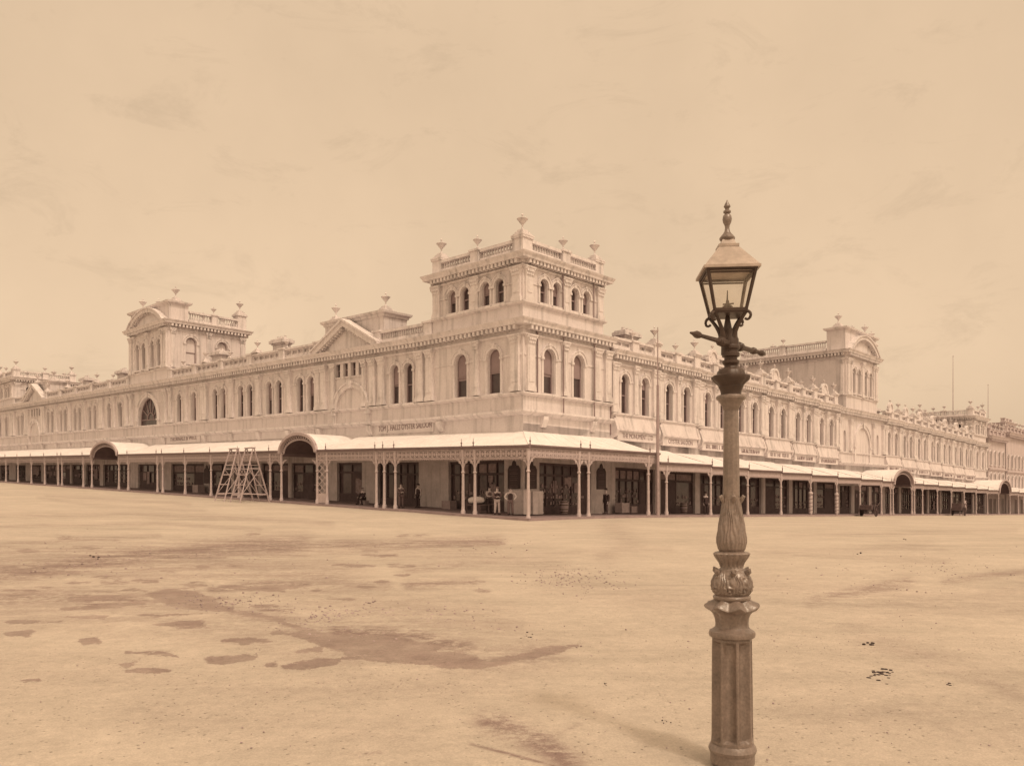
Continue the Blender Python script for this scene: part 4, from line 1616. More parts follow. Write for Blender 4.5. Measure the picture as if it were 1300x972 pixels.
def zfR(a):
    """top of the gutter; level within a bay, stepping down at each post"""
    if a < 10.1:
        return 4.52
    for s, e in zip(RSTEP[:-1], RSTEP[1:]):
        if s <= a < e:
            return 4.07 - 0.0187 * s
    return 4.07 - 0.0187 * RSTEP[-1]


roof, gut, fri, ceil_ = MB(), MB(), MB(), MB()


def flush_run():
    global roof, gut, fri, ceil_
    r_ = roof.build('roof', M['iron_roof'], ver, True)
    ceil_.build('shade_lining', M['ceiling'], r_, True)  # added below the bright sheet to cut bounce and darken the walls
    gut.build('gutter', M['gutter'], ver)
    fri.build('frieze', M['frieze'], ver)
    roof, gut, fri, ceil_ = MB(), MB(), MB(), MB()


def TLv(a, w, z):      # unsheared, z absolute
    p = PL(a, w)
    return (p[0] - ROOT[0], p[1] - ROOT[1], z)


WV = 4.0
RISE = 1.22
prof_n = 5


def roof_strip(Pf, a0, a1, z0, z1, corner0=False, seam=True):
    """sheet from the wall down to the gutter, slightly convex; z0,z1 gutter levels at the ends"""
    def pt(a, t, zf, corner):
        w = -0.02 + t * (WV + 0.17)
        aa = a if not corner else -t * (WV + 0.15)
        z = zf + 0.02 + RISE * (1 - t) ** 1.12 * 1.0
        return (*rel(Pf(aa, w))[:2], z)
    n = max(1, int(abs(a1 - a0) / 0.9))
    for th in (0.0, -0.05):
        pts = []
        for i in range(n + 1):
            u = i / n
            for t in range(prof_n + 1):
                s = t / prof_n
                x0 = -s * (WV + 0.15) if corner0 else a0
                aa = x0 + (a1 - x0) * u
                zf = z0 + (z1 - z0) * u
                q = pt(aa, s, zf + th, False)
                pts.append(q)
        k = prof_n + 1
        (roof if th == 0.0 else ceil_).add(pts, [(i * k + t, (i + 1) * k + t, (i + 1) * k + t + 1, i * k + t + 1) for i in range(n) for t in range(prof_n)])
        if th == 0.0 and seam:
            for i in range(1, n):
                roof.tube([(p[0], p[1], p[2] + 0.004) for p in pts[i * k:(i + 1) * k]], 0.012, 4)


def lace(T, a0, a1, z0, z1, w=WV, detail=True):
    fri.box(T, a0, a1, w - 0.05, w + 0.05, z1 - 0.06, z1)
    fri.box(T, a0, a1, w - 0.045, w + 0.045, z0, z0 + 0.065)
    h = z1 - z0 - 0.12
    n = max(1, round((a1 - a0) / (h * 0.85)))
    st_ = (a1 - a0) / n
    zc = (z0 + z1) / 2
    sg = 10 if detail else 6
    for i in range(n):
        c = a0 + (i + 0.5) * st_
        o = [(c + st_ * 0.5 * math.cos(2 * PI * t / sg), zc + h * 0.5 * math.sin(2 * PI * t / sg)) for t in range(sg + 1)]
        q = [(c + (st_ * 0.5 - 0.05) * math.cos(2 * PI * t / sg), zc + (h * 0.5 - 0.05) * math.sin(2 * PI * t / sg)) for t in range(sg + 1)]
        fri.strip_az(T, o, q, w - 0.02, w + 0.02)
        d = 0.13
        fri.prism_az(T, [(c - d, zc), (c, zc + d * 1.2), (c + d, zc), (c, zc - d * 1.2)], w - 0.022, w + 0.022)
        if detail:
            b = 0.035
            for sx in (-1, 1):
                fri.prism_az(T, [(c - st_ / 2 * sx - b, zc - h / 2), (c - st_ / 2 * sx + b, zc - h / 2), (c - st_ / 2 * sx + 0.11, zc), (c - st_ / 2 * sx + b, zc + h / 2), (c - st_ / 2 * sx - b, zc + h / 2), (c - st_ / 2 * sx - 0.11, zc)], w - 0.012 * sx - 0.007, w - 0.012 * sx + 0.007)
    # small pendants under the lower rail
    m_ = max(1, int((a1 - a0) / 0.22))
    if detail:
        for i in range(m_):
            c = a0 + (i + 0.5) * (a1 - a0) / m_
            fri.prism_az(T, [(c - 0.08, z0 + 0.002), (c + 0.08, z0 + 0.002), (c, z0 - 0.08)], w - 0.012, w + 0.012)


FRH = 0.72       # gutter top to lower rail
# left side
archL = [(17.7, 22.8, 1.45), (55.4, 62.6, 1.55)]
runs = [(-4.0, 17.7), (22.8, 55.4), (62.6, 114.0)]
for a0, a1 in runs:
    roof_strip(PL, max(a0, 0) if a0 < 0 else a0, a1, zfL(a0), zfL(a1), corner0=a0 < 0)
    T = lambda a, w, z: TLv(a, w, z + zfL(a) - 4.49)
    gut.prism_wz(T, [(WV - 0.03, 4.34), (WV + 0.12, 4.34), (WV + 0.2, 4.42), (WV + 0.2, 4.49), (WV - 0.03, 4.49)], a0 if a0 > 0 else -4.195, a1)
    x = a0
    while x < a1 - 0.01:
        e = min(x + 20, a1)
        lace(T, x, e, 4.49 - FRH - 0.08, 4.338, WV, x < 50)
        x = e
    flush_run()
# right side
for s, e in zip(RSTEP[:-1], RSTEP[1:]):
    z = zfR((s + e) / 2)
    arch = s in (60.6, 112.8)
    if arch:
        continue
    roof_strip(PR, 0.0 if s < 0 else s, e, z, z, corner0=s < 0)
    T = TR
    gut.prism_wz(T, [(WV - 0.03, z - 0.15), (WV + 0.12, z - 0.15), (WV + 0.2, z - 0.07), (WV + 0.2, z), (WV - 0.03, z)], s if s > 0 else -4.195, e - 0.003)
    gut.add([T(e, WV + 0.15, z), T(e, 0, z + RISE), T(e, 0, z + RISE - 0.3), T(e, WV + 0.15, z - 0.13)], [(0, 1, 2, 3)])
    lace(T, s, e, z - FRH + (0.0 if s < 10 else 0.12), z - 0.152, WV, s < 60)
    flush_run()


# arched porches over the market entrances
def porch(T, a0, a1, zspring, rise, deep, name='entrance_arch'):
    c, hw = (a0 + a1) / 2, (a1 - a0) / 2
    def el(r, k, n=16):
        return [(c - (hw + r) * math.cos(PI * i / n), zspring + (rise + r) * math.sin(PI * i / n)) for i in range(n + 1)]
    m = MB()
    m.strip_az(T, el(0.10, 1), el(0.04, 1), -0.02, WV + 0.04)
    o = m.build(name, M['iron_roof'], ver, True)
    m = MB()
    m.strip_az(T, el(0.035, 1), el(0.0, 1), -0.02, WV + 0.02)
    m.build('shade_lining', M['ceiling'], o, True)
    b = MB()
    b.strip_az(T, el(0.16, 1), el(-0.06, 1), WV + 0.05, WV + 0.28)
    b.strip_az(T, el(-0.38, 1), el(-0.46, 1), WV - 0.02, WV + 0.06)
    n = 22
    for i in range(n):
        t = PI * (i + 0.5) / n
        x, z = c - (hw - 0.22) * math.cos(t), zspring + (rise - 0.22) * math.sin(t)
        pts = [(x + 0.17 * math.cos(2 * PI * q / 8), z + 0.17 * math.sin(2 * PI * q / 8)) for q in range(9)]
        ins = [(x + 0.11 * math.cos(2 * PI * q / 8), z + 0.11 * math.sin(2 * PI * q / 8)) for q in range(9)]
        b.strip_az(T, pts, ins, WV, WV + 0.04)
    b.build('arch_lace', M['frieze'], o)
    for a in (a0, a1):
        g = MB()
        g.box(T, a - 0.06, a + 0.06, 0.0, WV, zspring - 0.2, zspring + 0.05)
        g.build('arch_beam', M['gutter'], o)


for a0, a1, r in archL:
    za = zfL((a0 + a1) / 2) - 0.2
    porch(TLv, a0, a1, za, r, 4)
porch(TR, 60.6, 67.6, 4.07 - 0.0187 * 64 - 0.25, 1.75, 4)
porch(TR, 112.8, 121.0, 4.07 - 0.0187 * 117 - 0.25, 2.1, 4)


# posts
def post_mesh(h, fh, brk=(1, 1), detail=True):
    """h height to the gutter, fh depth of frieze; brackets either side along the front"""
    m = MB()
    t = h - fh
    sg = 10 if detail else 6
    m.lathe([(0.15, -0.15), (0.15, 0.22), (0.115, 0.28), (0.105, 0.6), (0.085, t - 0.95), (0.08, t - 0.9), (0.13, t - 0.86), (0.13, t - 0.8), (0.085, t - 0.76),
             (0.075, t - 0.3), (0.12, t - 0.05), (0.12, h - 0.2)], sg, (0, 0, 0))
    b = MB()
    for sx, on in zip((-1, 1), brk):
        if not on:
            continue
        r = 0.72
        o = [(sx * (0.07 + r * (1 - math.cos(q * PI / 12))), t - r + r * math.sin(q * PI / 12)) for q in range(7)]
        i = [(sx * (0.06 + (r + 0.0) * (1 - math.cos(q * PI / 12)) * 0.88), t - r + 0.11 + (r - 0.05) * math.sin(q * PI / 12)) for q in range(7)]
        b.strip_az(T0, i, o, -0.022, 0.022)
        pts = [(sx * (0.30 + 0.11 * math.cos(2 * PI * q / 8)), t - 0.16 + 0.11 * math.sin(2 * PI * q / 8)) for q in range(9)]
        ins = [(sx * (0.30 + 0.06 * math.cos(2 * PI * q / 8)), t - 0.16 + 0.06 * math.sin(2 * PI * q / 8)) for q in range(9)]
        b.strip_az(T0, pts, ins, -0.02, 0.02)
    fin = MB()
    fin.lathe([(0.05, 0), (0.03, 0.15), (0.06, 0.2), (0.06, 0.24), (0.02, 0.3), (0.012, 0.5)], 6, (0, -0.15, h + 0.0))
    return m.mesh('post', M['post'], True), b.mesh('bracket', M['post']) if b.v else None, fin.mesh('finial', M['gutter'])


PCACHE = {}


def vpost(T, a, z0, z1, fh, rz, brk=(1, 1), detail=True):
    key = (round(z1 - z0, 1), fh, brk, detail)
    if key not in PCACHE:
        PCACHE[key] = post_mesh(key[0], fh, brk, detail)
    p, b, f = PCACHE[key]
    o = place('post', p, ver, T(a, WV, z1 - key[0]), rz)
    if b:
        place('bracket', b, o)
    place('finial', f, o)


postsL = [0.46, 1.53, 8.28, 9.49, 10.38, 16.4, 17.7, 22.8, 24.5, 29.6, 34.6, 39.7, 44.5, 45.7, 52.75, 55.2, 62.8, 65.4, 72.3, 73.6, 78.4, 83.5, 88.96, 94.2, 99.4, 104.6, 109.8]
for a in postsL:
    vpost(TLv, a, gL(a) + 0.1, zfL(a), FRH + 0.08, ROTL, (1, 1), a < 60)
postsR = [0.85, 1.83, 8.77, 11.15, 17.6, 23.85, 30.3, 36.85, 43.34, 49.9, 56.6, 59.7, 60.6, 67.6, 68.5, 71.9, 78.4, 85.0, 91.7, 98.4, 105.3, 112.8, 121.0, 127.5, 134, 140.5, 147]
for a in postsR:
    zf = zfR(a - 0.01) if a > 10.2 else 4.52
    vpost(TR, a, gL(0) + gR(a) - 0.05, zf, FRH if a < 10 else FRH - 0.12, ROTR, (1, 1), a < 60)
# corner post
p, b, f = post_mesh(4.5, FRH, (0, 1))
o = place('post', p, ver, TR(-WV, WV, 0.02), ROTR)
place('bracket', b, o)
p2, b2, f2 = post_mesh(4.5, FRH, (1, 0))
place('bracket', b2, o, rz=ROTL - ROTR)
place('finial', f, o)
# lattice infill beside the entrance arch
m = MB()
a0, a1 = 16.4, 17.7
for i in range(7):
    for s_ in (-1, 1):
        zl, zh_ = 1.1 + i * 0.5, 1.1 + i * 0.5 + 0.9
        x0, x1 = (a0, a1) if s_ > 0 else (a1, a0)
        m.prism_az(TLv, [(x0, zl), (x0, zl + 0.07), (x1, zh_ + 0.07), (x1, zh_)], WV - 0.01 - 0.012 * (s_ > 0), WV - 0.002 + 0.01 * (s_ < 0))
m.box(TLv, a0, a1, WV - 0.04, WV + 0.03, 0.9, 1.65)
m.build('lattice_panel', M['post'], ver)

# ------------------------------------------------------------------ buildings beyond the market on the right
def far_building(name, label, a0, a1, zt, storeys, seed, dome=False, block=None):
    root = thing(name, label, 'building', ROOT)
    wl, tr = MB(), MB()
    n = max(2, round((a1 - a0) / 3.2))
    zg = gR(a0) - 0.5
    hs = 4.0
    ops = []
    wins = []
    for s_ in range(1, storeys):
        zs = zg + 0.7 + s_ * hs + 0.7
        for i in range(n):
            c = a0 + (i + 0.5) * (a1 - a0) / n
            ops.append((c, 1.05, zs, zs + 2.5, True, s_))
    lv = {}
    for o in ops:
        lv.setdefault(o[5], []).append(o[:5])
    for s_ in range(1, storeys):
        z0_ = zg + 0.7 + s_ * hs
        z1_ = zg + 0.7 + (s_ + 1) * hs if s_ < storeys - 1 else zt
        wall(wl, TR, a0, a1, z0_, z1_, lv[s_])
        tr.sweep([rel(PR(a0 - 0.1, 0)), rel(PR(a1, 0))], string_prof(z0_ + 0.1, 0.35, 0.4))
        for o in lv[s_]:
            f, p, sr, b = WIN['pair']
            w_ = place('window', f, root, TR(o[0], 0, o[2]), ROTR)
            w_.scale = (1.05, 1, 0.84)
            place('pane', p, w_)
            place('surround', sr, w_)
    wall(wl, TR, a0, a1, zg - 1, zg + 0.7 + hs, [(c, 2.2, zg, zg + 3.3, False) for c in [a0 + (i + 0.5) * (a1 - a0) / 4 for i in range(4)]])
    wl.add([TR(a0, 0, zg), TR(a0, -12, zg), TR(a0, -12, zt), TR(a0, 0, zt)], [(0, 1, 2, 3)])
    wl.add([TR(a1, 0, zg), TR(a1, -12, zg), TR(a1, -12, zt), TR(a1, 0, zt)], [(0, 1, 2, 3)])
    wl.add([TR(a0, 0.0, zt - 0.2), TR(a1, 0, zt - 0.2), TR(a1, -12, zt - 0.2), TR(a0, -12, zt - 0.2)], [(0, 1, 2, 3)])
    tr.sweep([rel(PR(a0, -3)), rel(PR(a0, 0)), rel(PR(a1, 0)), rel(PR(a1, -3))], cornice_prof(zt, 1.4))
    dentils(tr, TR, a0, a1, zt, 1.3, 0.5)
    parapet_run(tr, TR, a0 + 0.5, a1 - 0.5, zt + 0.05, 1.1)
    for i in range(n + 1):
        a = a0 + i * (a1 - a0) / n
        a = min(max(a, a0 + 0.5), a1 - 0.5)
        pedestal(tr, TR, a, zt + 0.05, 1.3, 0.35)
    wl.build('wall', M['farstone'], root)
    tr.build('cornice', M['farstone'], root)
    for i in range(0, n + 1, 1):
        a = min(max(a0 + i * (a1 - a0) / n, a0 + 0.5), a1 - 0.5)
        place('urn', URN[False], root, TR(a, -0.2, zt + 1.35), ROTR, 1.2)
    if block:
        b0, b1, zb = block
        m = MB()
        m.box(TR, b0, b1, -5, -0.6, zt, zb - 0.4)
        m.build('attic', M['farstone'], root)
        m = MB()
        m.sweep([rel(PR(b0, -5)), rel(PR(b0, -0.6)), rel(PR(b1, -0.6)), rel(PR(b1, -5))], cornice_prof(zb - 0.4, 1.2), True)
        for a in (b0 + 0.5, (b0 + b1) / 2, b1 - 0.5):
            pedestal(m, TR, a, zb - 0.38, 0.9, 0.35, -0.9)
        m.build('attic_cornice', M['farstone'], root)
    if dome:
        c = (a0 + a1) / 2
        m = MB()
        pr = [(3.0, 0), (3.0, 1.2), (3.2, 1.3)] + [(2.9 * math.cos(t), 1.35 + 2.4 * math.sin(t)) for t in [PI / 2 * i / 8 for i in range(8)]] + [(0.4, 3.8), (0.35, 4.3), (0.05, 4.6)]
        m.lathe(pr, 16, TR(c, -3.6, zt - 0.15))
        m.build('dome', M['dome'], root, True)
    return root


far_building('corner_building', 'ornate pale building with a low dome and urns just beyond the end of the market', 124.4, 137.0, 11.9, 3, 1, dome=True)
far_building('terrace_building', 'ornate three storey building at the far end of the street past the domed one', 138.2, 160.0, 13.2, 3, 2, block=(139.5, 146, 15.6))


def flagpole(a, w, z0, z1, label):
    m = MB()
    x = TR(a, w, 0)
    m.tube([(0, 0, 0), (0, 0, (z1 - z0) * 0.5), (0, 0, z1 - z0)], [0.08, 0.06, 0.035], 8)
    m.lathe([(0.02, -0.05), (0.12, 0.05), (0.02, 0.15)], 8, (0, 0, z1 - z0))
    o = m.build('flagpole', M['post'], None, True)
    o.location = (x[0] + ROOT[0], x[1] + ROOT[1], z0)
    tag(o, label, 'flagpole', 'bare flagpoles on the far roofs')


flagpole(115.2, -3.4, 14.8, 25.2, 'bare flagpole, the taller one, on the flat roofed tower at the end of the market')
flagpole(130.6, -1.4, 12.0, 21.6, 'bare flagpole beside the low dome of the building past the market')

# ------------------------------------------------------------------ tall bare pole by the kerb
m = MB()
m.tube([(0, 0, -0.4), (0, 0, 2.5), (0, 0, 9.4)], [0.15, 0.13, 0.09], 10)
m.tube([(0, 0, 9.3), (0, 0, 13.5)], [0.05, 0.03], 6)
o = m.build('telegraph_pole', M['polewood'], None, True)
q = PR(9.6, 4.25)
o.location = (q[0], q[1], ground_z(*q))
tag(o, 'tall slender wooden pole at the kerb where the verandah roof first steps down', 'pole')

# ------------------------------------------------------------------ gas lamp in the foreground
LX, LY = 1.427, 5.26
lamp = thing('gas_street_lamp', 'large ornate cast iron gas street lamp with glazed lantern standing in the foreground', 'street lamp', (LX, LY, -0.045))
lamp.rotation_euler = (0, math.radians(-0.25), 0)
LK = 1.0 / (1032.0 / LY)


def lz(y):
    return CAMZ + (625 - y) * LK + 0.045


def lprof(l):
    return [(hw * LK, lz(y)) for hw, y in l]


# fluted eight sided pedestal
m = MB()
m.lathe(lprof([(27.5, 966), (27.5, 952)]), 32)
m.lathe(lprof([(28.5, 953), (30, 949), (28.5, 945), (26.5, 942)]), 40)
def flute(r, z, t):
    k = (t / (2 * PI) * 8) % 1.0
    flat = math.cos(PI / 8) / math.cos((k - 0.5) * 2 * PI / 8) - 1.0       # octagon
    d = 0.0
    if 0.12 < k < 0.88 and lz(936) < z < lz(815):
        d = -0.24 * math.sin(PI * (k - 0.12) / 0.76) ** 0.3
    return r * (flat + d)
m.lathe(lprof([(27, 944), (27, 938), (26.9, 935), (26.6, 931), (26.2, 880), (25.6, 822), (25.5, 816), (25.4, 812), (25.4, 808)]), 96, disp=flute, rot=0.2)
m.lathe(lprof([(25, 809), (28, 807), (28.8, 804), (28, 800), (24, 798), (21, 795)]), 40)
m.build('pedestal', M['lamp'], lamp, True)
# octagonal flaring cap with scalloped lip
m = MB()
def scal(r, z, t):
    k = (t / (2 * PI) * 8) % 1.0
    hgt = max(0.0, min(1.0, (z - lz(788)) / (lz(770) - lz(788))))
    return r * (-0.10 + 0.17 * abs(math.cos(PI * k)) ** 1.5) * (0.45 + 0.6 * hgt)
def scalz(r, z, t):
    k = (t / (2 * PI) * 8) % 1.0
    hgt = max(0.0, min(1.0, (z - lz(786)) / (lz(768) - lz(786))))
    rim = max(0.0, min(1.0, (r / LK - 22) / 8))
    return -0.026 * math.sin(PI * k) ** 1.2 * hgt * rim
m.lathe(lprof([(22, 799), (20.5, 795), (20.2, 790), (20.8, 784), (23, 778), (27, 773), (31.5, 769.5), (33, 767.5), (32, 765.5), (26, 763), (21, 760)]), 96, disp=scal, rot=0.2, zdisp=scalz)
m.build('pedestal_cap', M['lamp'], lamp, True)


def leaf(amp, n, tw, za, zb, scroll=0.0):
    def d(r, z, t):
        u = (z - za) / (zb - za)
        if not 0 < u < 1:
            return 0.0
        e = math.sin(PI * u) ** 0.5
        s1 = abs(math.sin(n * t / 2 + tw * math.sin(u * 7)))
        s2 = math.sin(n * 3.0 * t + 9 * u + 2.6 * math.sin(n * t))
        s3 = math.sin(4 * n * t + 5.0 * math.sin(n * t + 1.5 * math.sin(9 * u)) * u + 4 * u)
        base = amp * e * (0.55 * s1 - 0.25 + 0.42 * (abs(s3) ** 0.6) * (1 if s3 > 0 else -1))
        if scroll > 0 and u < 0.4:
            k = (t / (2 * PI) * n) % 1.0
            dd = math.hypot((k - 0.5) * 2.2, (u - 0.2) / 0.2)
            base += scroll * math.cos(dd * 8.0) * max(0.0, 1 - dd)
        return base
    return d


def rows(pts, n):
    """resample a profile"""
    out = []
    for (r0, z0), (r1, z1) in zip(pts[:-1], pts[1:]):
        for i in range(n):
            u = i / n
            out.append((r0 + (r1 - r0) * u, z0 + (z1 - z0) * u))
    out.append(pts[-1])
    return out


m = MB()
m.lathe(lprof([(20, 762), (23, 759.5), (23.5, 757), (22, 755), (20, 754)]), 40)
b1 = rows(lprof([(19, 756), (23.4, 751), (25.4, 744), (24.8, 738), (22.3, 731), (18.5, 726), (17, 722)]), 6)
m.lathe(b1, 256, disp=leaf(0.009, 8, 0.6, lz(755), lz(722), 0.010))
for i in range(6):     # curled leaf tips
    t = 2 * PI * i / 6 + 0.35
    c, s_ = math.cos(t), math.sin(t)
    pts = [((19 + 4.2 * math.sin(q)) * LK * c, (19 + 4.2 * math.sin(q)) * LK * s_, lz(728 - 5 * q)) for q in (0.0, 0.4, 0.8, 1.2)]
    pts.append((24.5 * LK * c, 24.5 * LK * s_, lz(726)))
    m.tube(pts, [3.2 * LK, 3.6 * LK, 3.8 * LK, 3.2 * LK, 2.0 * LK], 8)
for i in range(8):     # spiral scrolls round the foot of the bulb
    t0 = 2 * PI * i / 8 + 0.2
    pts = []
    for q in range(15):
        an = -0.6 + q / 14 * PI * 3.0
        rr = (4.6 - 0.27 * q) * LK
        tt = t0 + rr * math.cos(an) / (23.5 * LK)
        zz_ = lz(746) + rr * math.sin(an)
        R_ = (24.6 - 0.0 * q) * LK * (1.0 if zz_ > lz(749) else 0.965)
        pts.append((R_ * math.cos(tt), R_ * math.sin(tt), zz_))
    m.tube(pts, 1.15 * LK, 6)
m.lathe(lprof([(17, 724), (14, 720), (13.5, 717)]), 32)
cup = rows(lprof([(13, 719), (15, 714), (18.5, 709), (21, 705), (21.5, 702.5), (19, 700.5), (15, 699.5)]), 3)
m.lathe(cup, 96, disp=lambda r, z, t: 0.010 * abs(math.sin(9 * t)) - 0.004 * (1 if lz(718) < z < lz(703) else 0))
b2 = rows(lprof([(14, 701), (17, 696), (18.6, 688), (18.4, 682), (16.8, 672), (14.4, 660), (12.6, 648), (11.4, 638), (11, 631)]), 5)
m.lathe(b2, 256, disp=leaf(0.008, 6, 1.3, lz(700), lz(631)))
for i in range(5):
    t = 2 * PI * i / 5 + 0.9
    c, s_ = math.cos(t), math.sin(t)
    pts = [((10.5 + 3.6 * math.sin(q)) * LK * c, (10.5 + 3.6 * math.sin(q)) * LK * s_, lz(638 - 6 * q)) for q in (0.0, 0.5, 1.0, 1.35)]
    pts.append((16.5 * LK * c, 16.5 * LK * s_, lz(631.5)))
    m.tube(pts, [1.8 * LK, 2.4 * LK, 2.8 * LK, 2.6 * LK, 1.8 * LK], 8)
m.build('leafy_knop', M['lamp'], lamp, True)
# plain twelve sided column
m = MB()
m.lathe(lprof([(10.4, 634), (10.2, 600), (9.5, 540), (9.0, 519)]), 10, rot=0.25)
m.lathe(lprof([(9.2, 521), (11, 516), (15, 509), (18.4, 506.5), (18.6, 504), (17, 502), (13.2, 501)]), 32)
m.build('column', M['lamp'], lamp, True)
m = MB()
m.lathe(lprof([(13, 502), (12.6, 499), (13.6, 495), (15.6, 491), (15.0, 489.5)]), 32)
def lobes(r, z, t):
    return 0.06 * r * abs(math.sin(4 * t)) - 0.03 * r
m.lathe(lprof([(15, 490), (17.5, 487), (22, 483), (23.5, 479.5), (23.3, 477.5), (17.5, 475.5), (16.2, 471), (14, 468.5), (9, 467), (7.8, 465), (8, 463)]), 64, disp=lobes)
m.lathe(lprof([(8, 464), (10.6, 461), (10.6, 458), (8, 456.5), (8, 454), (11, 452.5), (11, 448.5), (9.3, 446.5), (9.3, 444.5), (11.4, 443), (11.4, 440), (10, 438), (10, 431), (8.6, 428), (8.2, 418)]), 32)
m.build('capital', M['lampdark'], lamp, True)
# ladder rest
m = MB()
hv = Vector((0.346, 0.39, 0))
zc_ = lz(437)
pts, rs = [], []
for u, r in ((-1.0, 0.006), (-0.93, 0.012), (-0.86, 0.023), (-0.82, 0.022), (-0.81, 0.014), (-0.79, 0.019), (-0.77, 0.012), (-0.3, 0.016), (-0.28, 0.03), (-0.22, 0.032), (-0.2, 0.024), (0.2, 0.024), (0.22, 0.032), (0.28, 0.03), (0.3, 0.018),
             (0.6, 0.016), (0.62, 0.024), (0.66, 0.024), (0.68, 0.014), (0.84, 0.014), (0.86, 0.021), (0.91, 0.020), (0.96, 0.012), (1.0, 0.004)):
    pts.append((hv.x * u, hv.y * u, zc_))
    rs.append(r)
m.tube(pts, rs, 10)
m.build('ladder_bar', M['lampdark'], lamp, True)

# lantern: local frame turned a few degrees
lx0, ly0 = 1.408 - LX - 0.0, 5.262 - LY
ze, zb, zt = lz(0) * 0 + 3.12 + 0.045, 2.862 + 0.045, 3.279 + 0.045
LR = math.radians(-4.2)
cR, sR = math.cos(LR), math.sin(LR)


def lp(x, y, z):
    return (lx0 + x * cR - y * sR, ly0 + x * sR + y * cR, z)


def bar(mb, p, q, r):
    mb.tube([p, q], r, 6)


m = MB()
re_, rb = 0.150, 0.098       # half widths of the glazing at eave and foot
cs = [(-1, -1), (1, -1), (1, 1), (-1, 1)]
for sx, sy in cs:
    m.tube([lp(sx * rb, sy * rb, zb), lp(sx * re_, sy * re_, ze)], [0.011, 0.013], 6)
for (r, z, w_) in ((rb, zb, 0.014), (re_, ze - 0.008, 0.012), (re_ * 0.985, ze - 0.03, 0.006)):
    for i in range(4):
        a, b = cs[i], cs[(i + 1) % 4]
        m.tube([lp(a[0] * r, a[1] * r, z), lp(b[0] * r, b[1] * r, z)], w_, 6)
# floor ring
def sq(mb, r0, z0, r1, z1):
    p = [lp(sx * r0, sy * r0, z0) for sx, sy in cs] + [lp(sx * r1, sy * r1, z1) for sx, sy in cs]
    mb.add(p, [(0, 1, 5, 4), (1, 2, 6, 5), (2, 3, 7, 6), (3, 0, 4, 7), (0, 3, 2, 1), (4, 5, 6, 7)])
sq(m, rb + 0.005, zb - 0.02, rb + 0.008, zb + 0.004)
lf = m.build('lantern_frame', M['lampdark'], lamp)
for i in range(4):
    a, b = cs[i], cs[(i + 1) % 4]
    g = MB()
    p = [lp(a[0] * rb, a[1] * rb, zb + 0.012), lp(b[0] * rb, b[1] * rb, zb + 0.012), lp(b[0] * re_, b[1] * re_, ze - 0.012), lp(a[0] * re_, a[1] * re_, ze - 0.012)]
    g.add(p, [(0, 1, 2, 3)])
    g.build('pane', M['lanternglass'], lf)
m = MB()
sq(m, 0.176, ze - 0.006, 0.176, ze + 0.010)
sq(m, 0.172, ze + 0.009, 0.058, zt)
sq(m, 0.064, zt - 0.004, 0.064, zt + 0.014)
sq(m, 0.05, zt + 0.013, 0.036, zt + 0.05)
m.build('lantern_roof', M['lamproof'], lamp)
m = MB()
fz = zt + 0.04
pr = [(0.036, 305), (0.048, 303), (0.050, 301), (0.042, 298.5), (0.030, 296), (0.018, 292.5), (0.014, 288), (0.016, 285), (0.026, 281), (0.030, 277), (0.026, 272.5), (0.014, 270), (0.024, 268.5), (0.024, 266.5), (0.012, 265), (0.014, 263), (0.022, 261), (0.016, 258), (0.007, 255), (0.002, 252.5)]
k0 = lz(305)
m.lathe([(r, lz(y) - k0 + zt + 0.045) for r, y in pr], 20, (lx0, ly0, 0))
m.build('finial', M['lamp'], lamp, True)
# burner
m = MB()
m.tube([lp(0, 0, zb - 0.02), lp(0, 0, zb + 0.075)], [0.010, 0.008], 8)
m.lathe([(0.03, 0.03), (0.034, 0.04), (0.012, 0.055), (0.01, 0.08)], 12, lp(0, 0, zb))
m.tube([lp(-0.002, 0, zb + 0.07), lp(0, 0, zb + 0.145)], [0.006, 0.003], 6)
m.tube([lp(-0.03, 0, zb + 0.055), lp(0.04, 0.0, zb + 0.06)], 0.005, 6)
m.build('burner', M['lampdark'], lamp)
# scrolled arms under the lantern
for sx, sy in cs:
    m = MB()
    pts = []
    for u in [i / 8 for i in range(9)]:
        r = 0.03 + (rb - 0.03) * (u ** 1.8)
        pts.append(lp(sx * r, sy * r, zb - 0.19 + 0.175 * u))
    m.tube(pts, [0.020, 0.019, 0.017, 0.015, 0.014, 0.013, 0.012, 0.011, 0.010], 8)
    pts = []
    for q in range(9):
        t = q / 8 * PI * 1.25
        rr = 0.032 - 0.0018 * q
        x = rb + 0.004 + rr * 0.72 * math.sin(t)
        pts.append(lp(sx * x, sy * x, zb - 0.032 - 0.0 + rr * math.cos(t) - 0.012))
    m.tube(pts, [0.010, 0.010, 0.0095, 0.009, 0.009, 0.008, 0.008, 0.008, 0.009], 7)
    m.build('scroll_arm', M['lampdark'], lamp, True)
m = MB()
m.tube([lp(0, 0, zb - 0.27), lp(0, 0, zb - 0.17), lp(0, 0, zb - 0.02)], [0.043, 0.040, 0.012], 12)
m.build('lantern_stem', M['lampdark'], lamp, True)

